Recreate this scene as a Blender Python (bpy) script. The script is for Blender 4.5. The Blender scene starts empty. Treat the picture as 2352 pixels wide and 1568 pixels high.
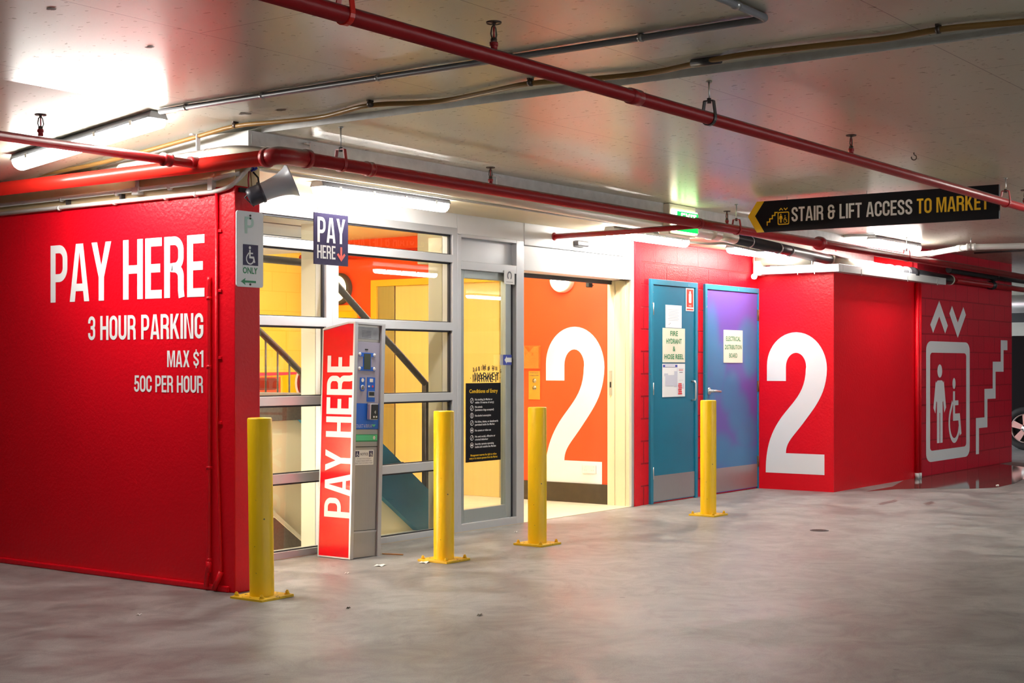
import bpy, bmesh, math, random
from mathutils import Vector, Matrix
from mathutils.geometry import tessellate_polygon

S = bpy.context.scene
COL = S.collection
random.seed(4)
PI = math.pi

# ------------------------------------------------------------------ camera
YAW = math.atan(2450 / 3366)          # angle between the view axis and the shopfront direction (+X)
CAM = Vector((-5.601, -5.95, 1.25))
cd = bpy.data.cameras.new('camera')
cd.sensor_width = 36.0
cd.lens = 3366 / 2352 * 36
cd.shift_y = 54 / 2352
cd.clip_start = 0.05
cd.clip_end = 200
cam = bpy.data.objects.new('camera', cd)
COL.objects.link(cam)
cam.location = CAM
cam.rotation_euler = (PI / 2, 0, YAW - PI / 2)
S.camera = cam

# ------------------------------------------------------------------ world and exposure
W = bpy.data.worlds.new('daylight')
S.world = W
W.use_nodes = True
bg = W.node_tree.nodes['Background']
bg.inputs[0].default_value = (0.86, 0.93, 1.0, 1)
bg.inputs[1].default_value = 2.6
S.view_settings.view_transform = 'Standard'
S.view_settings.look = 'None'
S.view_settings.gamma = 1.0
S.view_settings.use_curve_mapping = False
S.view_settings.exposure = 1.6
S.cycles.max_bounces = 8
S.cycles.diffuse_bounces = 4
S.cycles.glossy_bounces = 4
S.cycles.transmission_bounces = 6
S.cycles.transparent_max_bounces = 12
S.cycles.caustics_reflective = False
S.cycles.caustics_refractive = False
S.cycles.use_denoising = True
S.cycles.sample_clamp_indirect = 6.0

TUBE_POWER = 26.0      # radiance of the fluorescent tubes

# ------------------------------------------------------------------ survey: a point of the photograph on a known plane of the place
FW = Vector((math.cos(YAW), math.sin(YAW), 0)); RT = Vector((math.sin(YAW), -math.cos(YAW), 0)); UP = Vector((0, 0, 1))
def _ray(u, v): return FW + RT * ((u - 1176) / 3366) + UP * ((838 - v) / 3366)
def SX(u, v, X): d = _ray(u, v); return CAM + d * ((X - CAM.x) / d.x)
def SY(u, v, Y): d = _ray(u, v); return CAM + d * ((Y - CAM.y) / d.y)
def SZ(u, v, Z): d = _ray(u, v); return CAM + d * ((Z - CAM.z) / d.z)

# ------------------------------------------------------------------ materials
M = {}
def nn(t, kind, **kw):
    n = t.nodes.new(kind)
    for k, v in kw.items(): setattr(n, k, v)
    return n
def mat(name, col, rough=0.5, metal=0.0, bump=0.0, bscale=60, var=0.0, vscale=4, spec=0.5, chips=None, coat=0.0, stretch=None):
    m = bpy.data.materials.new(name); m.use_nodes = True
    t = m.node_tree; b = t.nodes['Principled BSDF']; L = t.links.new
    b.inputs['Base Color'].default_value = (*col, 1)
    b.inputs['Roughness'].default_value = rough
    b.inputs['Metallic'].default_value = metal
    b.inputs['Specular IOR Level'].default_value = spec
    b.inputs['Coat Weight'].default_value = coat
    tc = nn(t, 'ShaderNodeTexCoord'); src = tc.outputs['Object']
    if stretch:
        mp = nn(t, 'ShaderNodeMapping'); mp.inputs['Scale'].default_value = stretch; L(src, mp.inputs[0]); src = mp.outputs[0]
    colsock = None
    if var:
        n = nn(t, 'ShaderNodeTexNoise'); n.inputs['Scale'].default_value = vscale; n.inputs['Detail'].default_value = 6; L(src, n.inputs['Vector'])
        mx = nn(t, 'ShaderNodeMix', data_type='RGBA')
        mx.inputs[6].default_value = (*[c * (1 - var) for c in col], 1); mx.inputs[7].default_value = (*[min(1, c * (1 + var)) for c in col], 1)
        L(n.outputs['Fac'], mx.inputs[0]); colsock = mx.outputs[2]
    if chips:
        ccol, thr, sc = chips
        n = nn(t, 'ShaderNodeTexNoise'); n.inputs['Scale'].default_value = sc; n.inputs['Detail'].default_value = 3; L(src, n.inputs['Vector'])
        cr = nn(t, 'ShaderNodeValToRGB'); cr.color_ramp.elements[0].position = thr; cr.color_ramp.elements[1].position = thr + 0.02
        L(n.outputs['Fac'], cr.inputs[0])
        mx = nn(t, 'ShaderNodeMix', data_type='RGBA'); mx.inputs[6].default_value = (*col, 1); mx.inputs[7].default_value = (*ccol, 1)
        if colsock: L(colsock, mx.inputs[6])
        L(cr.outputs[0], mx.inputs[0]); colsock = mx.outputs[2]
    if colsock: L(colsock, b.inputs['Base Color'])
    if bump:
        n = nn(t, 'ShaderNodeTexNoise'); n.inputs['Scale'].default_value = bscale; n.inputs['Detail'].default_value = 3; L(src, n.inputs['Vector'])
        bp = nn(t, 'ShaderNodeBump'); bp.inputs['Strength'].default_value = bump; bp.inputs['Distance'].default_value = 0.01
        L(n.outputs['Fac'], bp.inputs['Height']); L(bp.outputs[0], b.inputs['Normal'])
    M[name] = m
    return m
def emit(name, col, power):
    m = bpy.data.materials.new(name); m.use_nodes = True
    b = m.node_tree.nodes['Principled BSDF']
    b.inputs['Base Color'].default_value = (*col, 1); b.inputs['Emission Color'].default_value = (*col, 1)
    b.inputs['Emission Strength'].default_value = power
    M[name] = m; return m
def brick_mat(name, col, mcol, axis, zoff, rough=0.35, bw=0.4, rh=0.2, mortar=0.005, bstr=0.5, nb=0.25, xoff=0.0, offset=0.5, ns=90, spec=0.5):
    m = mat(name, col, rough, spec=spec)
    t = m.node_tree; b = t.nodes['Principled BSDF']; L = t.links.new
    g = nn(t, 'ShaderNodeNewGeometry'); sp = nn(t, 'ShaderNodeSeparateXYZ'); L(g.outputs['Position'], sp.inputs[0])
    a1 = nn(t, 'ShaderNodeMath', operation='ADD'); a1.inputs[1].default_value = xoff; L(sp.outputs[axis[0]], a1.inputs[0])
    a2 = nn(t, 'ShaderNodeMath', operation='ADD'); a2.inputs[1].default_value = zoff; L(sp.outputs[axis[1]], a2.inputs[0])
    cb = nn(t, 'ShaderNodeCombineXYZ'); L(a1.outputs[0], cb.inputs[0]); L(a2.outputs[0], cb.inputs[1])
    br = nn(t, 'ShaderNodeTexBrick'); br.offset = offset
    br.inputs['Color1'].default_value = (*col, 1); br.inputs['Color2'].default_value = (*[c * 0.93 for c in col], 1); br.inputs['Mortar'].default_value = (*mcol, 1)
    br.inputs['Scale'].default_value = 1; br.inputs['Mortar Size'].default_value = mortar; br.inputs['Mortar Smooth'].default_value = 0.3
    br.inputs['Brick Width'].default_value = bw; br.inputs['Row Height'].default_value = rh
    L(cb.outputs[0], br.inputs['Vector']); L(br.outputs['Color'], b.inputs['Base Color'])
    n = nn(t, 'ShaderNodeTexNoise'); n.inputs['Scale'].default_value = ns; n.inputs['Detail'].default_value = 4; L(g.outputs['Position'], n.inputs['Vector'])
    mu = nn(t, 'ShaderNodeMath', operation='MULTIPLY_ADD'); mu.inputs[1].default_value = nb; L(n.outputs['Fac'], mu.inputs[0])
    iv = nn(t, 'ShaderNodeMath', operation='SUBTRACT'); iv.inputs[0].default_value = 1.0; L(br.outputs['Fac'], iv.inputs[1]); L(iv.outputs[0], mu.inputs[2])
    bp = nn(t, 'ShaderNodeBump'); bp.inputs['Strength'].default_value = bstr; bp.inputs['Distance'].default_value = 0.006
    L(mu.outputs[0], bp.inputs['Height']); L(bp.outputs[0], b.inputs['Normal'])
    return m

RED = (0.74, 0.0025, 0.013)
mat('red_wall', RED, 0.36, bump=0.25, bscale=45, var=0.06, vscale=2, spec=0.32)
brick_mat('red_block', RED, (0.34, 0.002, 0.008), (0, 2), 0.03, rough=0.36, bstr=1.0, nb=0.55, xoff=0.13, spec=0.28, mortar=0.008, ns=70)
brick_mat('red_block_far', (0.66, 0.010, 0.035), (0.42, 0.004, 0.016), (0, 2), 0.0, rough=0.42, bstr=1.0, nb=0.5, mortar=0.008, ns=60)
mat('cream_wall', (0.72, 0.60, 0.36), 0.55, bump=0.15, bscale=40, var=0.18, vscale=5)
mat('cream', (0.80, 0.70, 0.48), 0.5, var=0.06)
mat('white_paint', (0.82, 0.82, 0.84), 0.45, var=0.04, vscale=9)
mat('grubby_white', (0.62, 0.62, 0.62), 0.6, bump=0.2, bscale=60, var=0.25, vscale=14)
mat('lettering', (0.86, 0.86, 0.88), 0.45)
mat('orange_wall', (0.93, 0.072, 0.014), 0.4, bump=0.06, bscale=50, var=0.04)
brick_mat('yellow_wall', (0.95, 0.77, 0.13), (0.88, 0.66, 0.08), (0, 2), 0.0, rough=0.45, bstr=0.25, nb=0.1)
mat('cream_lobby', (0.90, 0.76, 0.45), 0.4, var=0.03)
mat('skirting', (0.045, 0.03, 0.016), 0.45, var=0.4, vscale=12)
mat('aluminium', (0.60, 0.61, 0.64), 0.38, metal=0.45, var=0.03, vscale=8)
mat('beige_reveal', (0.50, 0.45, 0.33), 0.5)
mat('door_metal', (0.40, 0.44, 0.44), 0.35, metal=0.5)
mat('black', (0.006, 0.006, 0.007), 0.4)
mat('gasket', (0.02, 0.02, 0.028), 0.6)
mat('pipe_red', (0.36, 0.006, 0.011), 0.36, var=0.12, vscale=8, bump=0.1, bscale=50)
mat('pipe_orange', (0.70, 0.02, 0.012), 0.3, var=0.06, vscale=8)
mat('pvc', (0.74, 0.70, 0.58), 0.4, var=0.10, vscale=5)
mat('pvc_black', (0.02, 0.02, 0.025), 0.35, var=0.3, vscale=20)
mat('pvc_silver', (0.30, 0.31, 0.34), 0.3, metal=0.3, var=0.5, vscale=18)
mat('conduit_grey', (0.24, 0.24, 0.265), 0.4, var=0.08, vscale=10)
mat('conduit_white', (0.62, 0.62, 0.60), 0.45, var=0.15, vscale=14)
mat('cable', (0.26, 0.14, 0.038), 0.35, var=0.2, vscale=4)
mat('cable_tray', (0.66, 0.68, 0.68), 0.4, metal=0.2, var=0.05)
mat('brass_dark', (0.09, 0.07, 0.06), 0.4, metal=0.6)
mat('zinc', (0.55, 0.55, 0.55), 0.35, metal=0.8)
mat('dark_steel', (0.06, 0.055, 0.06), 0.4, metal=0.3)
mat('bollard_yellow', (0.98, 0.60, 0.0), 0.38, var=0.05, vscale=5, chips=((0.10, 0.07, 0.03), 0.735, 22), bump=0.05)
mat('bollard_plate', (0.80, 0.49, 0.01), 0.5, var=0.2, vscale=14, chips=((0.10, 0.06, 0.02), 0.66, 30), bump=0.2)
mat('machine_red', (0.50, 0.002, 0.006), 0.16, spec=0.35)
mat('machine_lettering', (0.60, 0.58, 0.58), 0.3)
mat('machine_silver', (0.50, 0.50, 0.52), 0.38, metal=0.5)
mat('machine_steel', (0.42, 0.39, 0.36), 0.33, metal=0.85, var=0.06, vscale=3, stretch=(60, 60, 0.6))
mat('machine_fascia', (0.36, 0.34, 0.45), 0.45)
mat('machine_blue', (0.005, 0.12, 0.62), 0.4)
mat('lcd', (0.06, 0.075, 0.05), 0.25)
mat('green', (0.01, 0.26, 0.10), 0.4)
mat('green_light', (0.10, 0.60, 0.30), 0.4)
mat('green_faint', (0.50, 0.72, 0.66), 0.5)
mat('sign_white', (0.84, 0.86, 0.90), 0.32)
mat('sign_blue', (0.03, 0.035, 0.09), 0.35)
mat('sign_navy', (0.045, 0.035, 0.10), 0.4, var=0.3, vscale=20, spec=0.3)
mat('pink_arrow', (0.9, 0.16, 0.13), 0.4)
mat('sign_black', (0.005, 0.005, 0.009), 0.45, spec=0.15)
mat('sign_yellow', (0.98, 0.60, 0.01), 0.4)
mat('paper', (0.86, 0.87, 0.88), 0.6)
mat('sign_cream', (0.82, 0.80, 0.64), 0.5)
mat('print_grey', (0.45, 0.45, 0.48), 0.6)
mat('print_dark', (0.10, 0.10, 0.14), 0.6)
mat('print_red', (0.75, 0.04, 0.05), 0.5)
mat('print_blue', (0.05, 0.08, 0.45), 0.5)
mat('print_plan', (0.60, 0.62, 0.72), 0.6)
mat('ext_red', (0.80, 0.05, 0.03), 0.4)
mat('door_teal', (0.004, 0.17, 0.29), 0.33, var=0.15, vscale=3)
mat('door_frame_teal', (0.008, 0.20, 0.33), 0.4, var=0.1, chips=((0.35, 0.25, 0.25), 0.72, 25))
mat('kick_steel', (0.42, 0.41, 0.42), 0.4, metal=0.7, var=0.1, vscale=20, stretch=(20, 20, 1))
mat('horn_grey', (0.56, 0.60, 0.66), 0.3)
mat('horn_dark', (0.055, 0.055, 0.075), 0.4)
mat('wire_blue', (0.01, 0.03, 0.5), 0.4)
mat('wire_red', (0.45, 0.03, 0.05), 0.4)
mat('rail_dark', (0.075, 0.062, 0.05), 0.42, metal=0.3, var=0.5, vscale=40, bump=0.2)
mat('teal_stringer', (0.006, 0.13, 0.20), 0.4, var=0.1)
mat('brown_panel', (0.10, 0.075, 0.05), 0.6, var=0.5, vscale=70)
mat('lift_gold', (0.86, 0.62, 0.26), 0.3, metal=0.3, var=0.06, stretch=(14, 14, 0.3), vscale=2)
mat('lift_steel', (0.42, 0.36, 0.24), 0.3, metal=0.8, stretch=(20, 20, 0.4), var=0.15)
mat('frame_yellow', (0.95, 0.50, 0.03), 0.4)
mat('mural_pink', (0.90, 0.07, 0.16), 0.4)
mat('mural_orange', (0.85, 0.09, 0.02), 0.4)
mat('mural_dark', (0.20, 0.012, 0.012), 0.4)
mat('brass_plate', (0.62, 0.36, 0.08), 0.3, metal=0.7)
mat('duct_grey', (0.42, 0.41, 0.36), 0.5)
mat('rubber', (0.012, 0.012, 0.012), 0.7)
mat('alloy', (0.55, 0.52, 0.48), 0.3, metal=0.8)
mat('car_black', (0.003, 0.003, 0.004), 0.5, spec=0.12)
mat('concrete', (0.34, 0.34, 0.31), 0.7, var=0.12, bump=0.2)
mat('dark_wall', (0.03, 0.03, 0.033), 0.8)
mat('wood', (0.50, 0.24, 0.07), 0.6)
mat('litter', (0.80, 0.80, 0.78), 0.6)
mat('leaf', (0.05, 0.035, 0.015), 0.7)
mat('plastic_white', (0.80, 0.80, 0.78), 0.35)
mat('stain_red', (0.16, 0.04, 0.035), 0.5)
emit('tube_light', (1.0, 0.97, 0.90), TUBE_POWER)
emit('lobby_fill_tube', (1.0, 0.93, 0.79), 42.0)
emit('stair_fill_tube', (1.0, 0.94, 0.82), 95.0)
emit('bulkhead_light', (1.0, 0.90, 0.66), 9.0)
emit('bulkhead_dim', (1.0, 0.86, 0.60), 0.5)
emit('exit_green', (0.0, 0.60, 0.05), 1.1)
emit('exit_glow', (1.0, 0.97, 0.68), 2.2)
emit('bulb_light', (1.0, 0.93, 0.85), 2.0)

def glass_mat(name, tint, refl=1.0):
    m = bpy.data.materials.new(name); m.use_nodes = True
    t = m.node_tree; t.nodes.clear(); L = t.links.new
    out = nn(t, 'ShaderNodeOutputMaterial'); tr = nn(t, 'ShaderNodeBsdfTransparent'); gl = nn(t, 'ShaderNodeBsdfGlossy')
    tr.inputs[0].default_value = (*tint, 1); gl.inputs['Roughness'].default_value = 0.01
    fr = nn(t, 'ShaderNodeLayerWeight'); fr.inputs[0].default_value = 0.5
    pw = nn(t, 'ShaderNodeMath', operation='POWER'); pw.inputs[1].default_value = 5; L(fr.outputs['Facing'], pw.inputs[0])
    mu = nn(t, 'ShaderNodeMath', operation='MULTIPLY_ADD'); mu.inputs[1].default_value = 0.9; mu.inputs[2].default_value = 0.075 * refl; L(pw.outputs[0], mu.inputs[0])
    mx = nn(t, 'ShaderNodeMixShader'); L(mu.outputs[0], mx.inputs[0]); L(tr.outputs[0], mx.inputs[1]); L(gl.outputs[0], mx.inputs[2]); L(mx.outputs[0], out.inputs[0])
    M[name] = m; return m
def dusty(name):
    t = M[name].node_tree; b = t.nodes['Principled BSDF']; L = t.links.new
    g = nn(t, 'ShaderNodeNewGeometry'); sp = nn(t, 'ShaderNodeSeparateXYZ'); L(g.outputs['Normal'], sp.inputs[0])
    n = nn(t, 'ShaderNodeTexNoise'); n.inputs['Scale'].default_value = 14; L(g.outputs['Position'], n.inputs['Vector'])
    ad = nn(t, 'ShaderNodeMath', operation='MULTIPLY_ADD'); ad.inputs[1].default_value = 0.5; L(n.outputs['Fac'], ad.inputs[0]); L(sp.outputs[2], ad.inputs[2])
    mr = nn(t, 'ShaderNodeMapRange'); mr.inputs['From Min'].default_value = 0.72; mr.inputs['From Max'].default_value = 1.05; L(ad.outputs[0], mr.inputs[0])
    mx = nn(t, 'ShaderNodeMix', data_type='RGBA'); mx.inputs[7].default_value = (0.20, 0.18, 0.17, 1)
    old = b.inputs['Base Color'].links[0].from_socket; L(old, mx.inputs[6]); L(mr.outputs[0], mx.inputs[0]); L(mx.outputs[2], b.inputs['Base Color'])
dusty('pipe_red'); dusty('pvc')
glass_mat('glass', (0.93, 0.95, 0.94))
glass_mat('glass_door', (0.84, 0.87, 0.80), 1.4)
glass_mat('acrylic', (0.97, 0.93, 0.93), 1.6)

def floor_mat():
    m = mat('floor_concrete', (0.3, 0.3, 0.3), 0.4); t = m.node_tree; b = t.nodes['Principled BSDF']; L = t.links.new
    g = nn(t, 'ShaderNodeNewGeometry'); P = g.outputs['Position']
    n1 = nn(t, 'ShaderNodeTexNoise'); n1.inputs['Scale'].default_value = 1.1; n1.inputs['Detail'].default_value = 7; n1.inputs['Distortion'].default_value = 2.2; L(P, n1.inputs['Vector'])
    r1 = nn(t, 'ShaderNodeValToRGB'); e = r1.color_ramp.elements
    e[0].position = 0.34; e[0].color = (0.200, 0.199, 0.199, 1); e[1].position = 0.60; e[1].color = (0.325, 0.321, 0.318, 1); L(n1.outputs['Fac'], r1.inputs[0])
    n2 = nn(t, 'ShaderNodeTexNoise'); n2.inputs['Scale'].default_value = 160; n2.inputs['Detail'].default_value = 4; L(P, n2.inputs['Vector'])
    mx = nn(t, 'ShaderNodeMix', data_type='RGBA', blend_type='MULTIPLY'); mx.inputs[0].default_value = 0.55
    r2 = nn(t, 'ShaderNodeValToRGB'); r2.color_ramp.elements[0].position = 0.3; r2.color_ramp.elements[0].color = (0.62, 0.62, 0.62, 1); r2.color_ramp.elements[1].position = 0.7; r2.color_ramp.elements[1].color = (1.2, 1.2, 1.2, 1)
    L(n2.outputs['Fac'], r2.inputs[0]); L(r1.outputs[0], mx.inputs[6]); L(r2.outputs[0], mx.inputs[7])
    v = nn(t, 'ShaderNodeTexVoronoi'); v.inputs['Scale'].default_value = 2.6; v.inputs['Randomness'].default_value = 1; L(P, v.inputs['Vector'])
    n3 = nn(t, 'ShaderNodeTexNoise'); n3.inputs['Scale'].default_value = 30; L(P, n3.inputs['Vector'])
    ad = nn(t, 'ShaderNodeMath', operation='MULTIPLY_ADD'); ad.inputs[1].default_value = 0.05; L(n3.outputs['Fac'], ad.inputs[0]); L(v.outputs['Distance'], ad.inputs[2])
    r3 = nn(t, 'ShaderNodeValToRGB'); r3.color_ramp.elements[0].position = 0.060; r3.color_ramp.elements[0].color = (0.5, 0.48, 0.47, 1); r3.color_ramp.elements[1].position = 0.075; r3.color_ramp.elements[1].color = (1, 1, 1, 1)
    L(ad.outputs[0], r3.inputs[0])
    mx2 = nn(t, 'ShaderNodeMix', data_type='RGBA', blend_type='MULTIPLY'); mx2.inputs[0].default_value = 0.8; L(mx.outputs[2], mx2.inputs[6]); L(r3.outputs[0], mx2.inputs[7])
    n4 = nn(t, 'ShaderNodeTexNoise'); n4.inputs['Scale'].default_value = 3.2; n4.inputs['Detail'].default_value = 11; n4.inputs['Roughness'].default_value = 0.72; n4.inputs['Distortion'].default_value = 1.6; L(P, n4.inputs['Vector'])
    r4 = nn(t, 'ShaderNodeValToRGB'); r4.color_ramp.elements[0].position = 0.36; r4.color_ramp.elements[0].color = (0.74, 0.73, 0.72, 1); r4.color_ramp.elements[1].position = 0.58; r4.color_ramp.elements[1].color = (1.06, 1.06, 1.06, 1); L(n4.outputs['Fac'], r4.inputs[0])
    mx3 = nn(t, 'ShaderNodeMix', data_type='RGBA', blend_type='MULTIPLY'); mx3.inputs[0].default_value = 1.0; L(mx2.outputs[2], mx3.inputs[6]); L(r4.outputs[0], mx3.inputs[7])
    L(mx3.outputs[2], b.inputs['Base Color'])
    rr = nn(t, 'ShaderNodeMapRange'); rr.inputs['From Min'].default_value = 0.3; rr.inputs['From Max'].default_value = 0.7; rr.inputs['To Min'].default_value = 0.36; rr.inputs['To Max'].default_value = 0.52
    L(n1.outputs['Fac'], rr.inputs[0]); L(rr.outputs[0], b.inputs['Roughness'])
    bp = nn(t, 'ShaderNodeBump'); bp.inputs['Strength'].default_value = 0.12; bp.inputs['Distance'].default_value = 0.004; L(n2.outputs['Fac'], bp.inputs['Height']); L(bp.outputs[0], b.inputs['Normal'])
floor_mat()
def ceiling_mat():
    m = mat('ceiling_paint', (0.5, 0.46, 0.38), 0.3); t = m.node_tree; b = t.nodes['Principled BSDF']; L = t.links.new
    g = nn(t, 'ShaderNodeNewGeometry'); P = g.outputs['Position']
    mp = nn(t, 'ShaderNodeMapping'); mp.inputs['Location'].default_value = (1.58, 1.47 + 0.0, 0); L(P, mp.inputs[0])
    n0 = nn(t, 'ShaderNodeTexNoise'); n0.inputs['Scale'].default_value = 3; L(P, n0.inputs['Vector'])
    br = nn(t, 'ShaderNodeTexBrick'); br.offset = 0.37; br.inputs['Scale'].default_value = 1; br.inputs['Brick Width'].default_value = 2.4; br.inputs['Row Height'].default_value = 1.18
    br.inputs['Mortar Size'].default_value = 0.0028; br.inputs['Mortar Smooth'].default_value = 0.2
    br.inputs['Color1'].default_value = (0.55, 0.53, 0.44, 1); br.inputs['Color2'].default_value = (0.57, 0.55, 0.455, 1); br.inputs['Mortar'].default_value = (0.20, 0.17, 0.14, 1)
    L(mp.outputs[0], br.inputs['Vector'])
    n1 = nn(t, 'ShaderNodeTexNoise'); n1.inputs['Scale'].default_value = 9; n1.inputs['Detail'].default_value = 9; n1.inputs['Roughness'].default_value = 0.7
    mp2 = nn(t, 'ShaderNodeMapping'); mp2.inputs['Scale'].default_value = (1.4, 0.8, 1); L(P, mp2.inputs[0]); L(mp2.outputs[0], n1.inputs['Vector'])
    r = nn(t, 'ShaderNodeValToRGB'); r.color_ramp.elements[0].position = 0.15; r.color_ramp.elements[0].color = (0.35, 0.30, 0.26, 1); r.color_ramp.elements[1].position = 0.20; r.color_ramp.elements[1].color = (1, 1, 1, 1)
    L(n1.outputs['Fac'], r.inputs[0])
    mx = nn(t, 'ShaderNodeMix', data_type='RGBA', blend_type='MULTIPLY'); mx.inputs[0].default_value = 0.8; L(br.outputs['Color'], mx.inputs[6]); L(r.outputs[0], mx.inputs[7])
    L(mx.outputs[2], b.inputs['Base Color'])
    n2 = nn(t, 'ShaderNodeTexNoise'); n2.inputs['Scale'].default_value = 26; n2.inputs['Detail'].default_value = 5; L(mp2.outputs[0], n2.inputs['Vector'])
    rr = nn(t, 'ShaderNodeMapRange'); rr.inputs['To Min'].default_value = 0.24; rr.inputs['To Max'].default_value = 0.34; L(n2.outputs['Fac'], rr.inputs[0]); L(rr.outputs[0], b.inputs['Roughness'])
    bp = nn(t, 'ShaderNodeBump'); bp.inputs['Strength'].default_value = 0.02; bp.inputs['Distance'].default_value = 0.004; L(n2.outputs['Fac'], bp.inputs['Height']); L(bp.outputs[0], b.inputs['Normal'])
ceiling_mat()
brick_mat('lobby_tiles', (0.86, 0.78, 0.60), (0.70, 0.58, 0.40), (0, 1), 0.0, rough=0.35, bw=0.1, rh=0.1, mortar=0.002, bstr=0.15, nb=0.0, offset=0.0)
def spray_mat():   # electrical door: teal leaf oversprayed purple, with the teal shape of a 2 left in it
    m = mat('door_spray', (0.1, 0.1, 0.3), 0.36); t = m.node_tree; b = t.nodes['Principled BSDF']; L = t.links.new
    g = nn(t, 'ShaderNodeNewGeometry'); sp = nn(t, 'ShaderNodeSeparateXYZ'); L(g.outputs['Position'], sp.inputs[0])
    def blob(cx, cz, rx, rz):
        a = nn(t, 'ShaderNodeMath', operation='SUBTRACT'); a.inputs[1].default_value = cx; L(sp.outputs[0], a.inputs[0])
        a2 = nn(t, 'ShaderNodeMath', operation='DIVIDE'); a2.inputs[1].default_value = rx; L(a.outputs[0], a2.inputs[0])
        c = nn(t, 'ShaderNodeMath', operation='SUBTRACT'); c.inputs[1].default_value = cz; L(sp.outputs[2], c.inputs[0])
        c2 = nn(t, 'ShaderNodeMath', operation='DIVIDE'); c2.inputs[1].default_value = rz; L(c.outputs[0], c2.inputs[0])
        p = nn(t, 'ShaderNodeMath', operation='MULTIPLY'); L(a2.outputs[0], p.inputs[0]); L(a2.outputs[0], p.inputs[1])
        q = nn(t, 'ShaderNodeMath', operation='MULTIPLY_ADD'); L(c2.outputs[0], q.inputs[0]); L(c2.outputs[0], q.inputs[1]); L(p.outputs[0], q.inputs[2])
        r = nn(t, 'ShaderNodeMapRange', interpolation_type='SMOOTHSTEP'); r.inputs['From Min'].default_value = 0.2; r.inputs['From Max'].default_value = 2.0; r.inputs['To Min'].default_value = 1; r.inputs['To Max'].default_value = 0
        L(q.outputs[0], r.inputs[0]); return r.outputs[0]
    tot = None
    for args in ((6.92, 1.45, 0.14, 0.34), (7.05, 1.20, 0.15, 0.26), (7.68, 1.50, 0.20, 0.20), (7.74, 1.32, 0.16, 0.18), (7.30, 0.98, 0.20, 0.20), (7.48, 0.78, 0.22, 0.20), (7.64, 0.58, 0.22, 0.18), (7.05, 0.42, 0.30, 0.16), (7.5, 0.34, 0.5, 0.13), (6.9, 0.75, 0.10, 0.5)):
        s = blob(*args)
        if tot is None: tot = s
        else:
            mxm = nn(t, 'ShaderNodeMath', operation='MAXIMUM'); L(tot, mxm.inputs[0]); L(s, mxm.inputs[1]); tot = mxm.outputs[0]
    mx = nn(t, 'ShaderNodeMix', data_type='RGBA'); mx.inputs[6].default_value = (0.11, 0.085, 0.40, 1); mx.inputs[7].default_value = (0.035, 0.19, 0.42, 1)
    L(tot, mx.inputs[0]); L(mx.outputs[2], b.inputs['Base Color'])
spray_mat()

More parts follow.
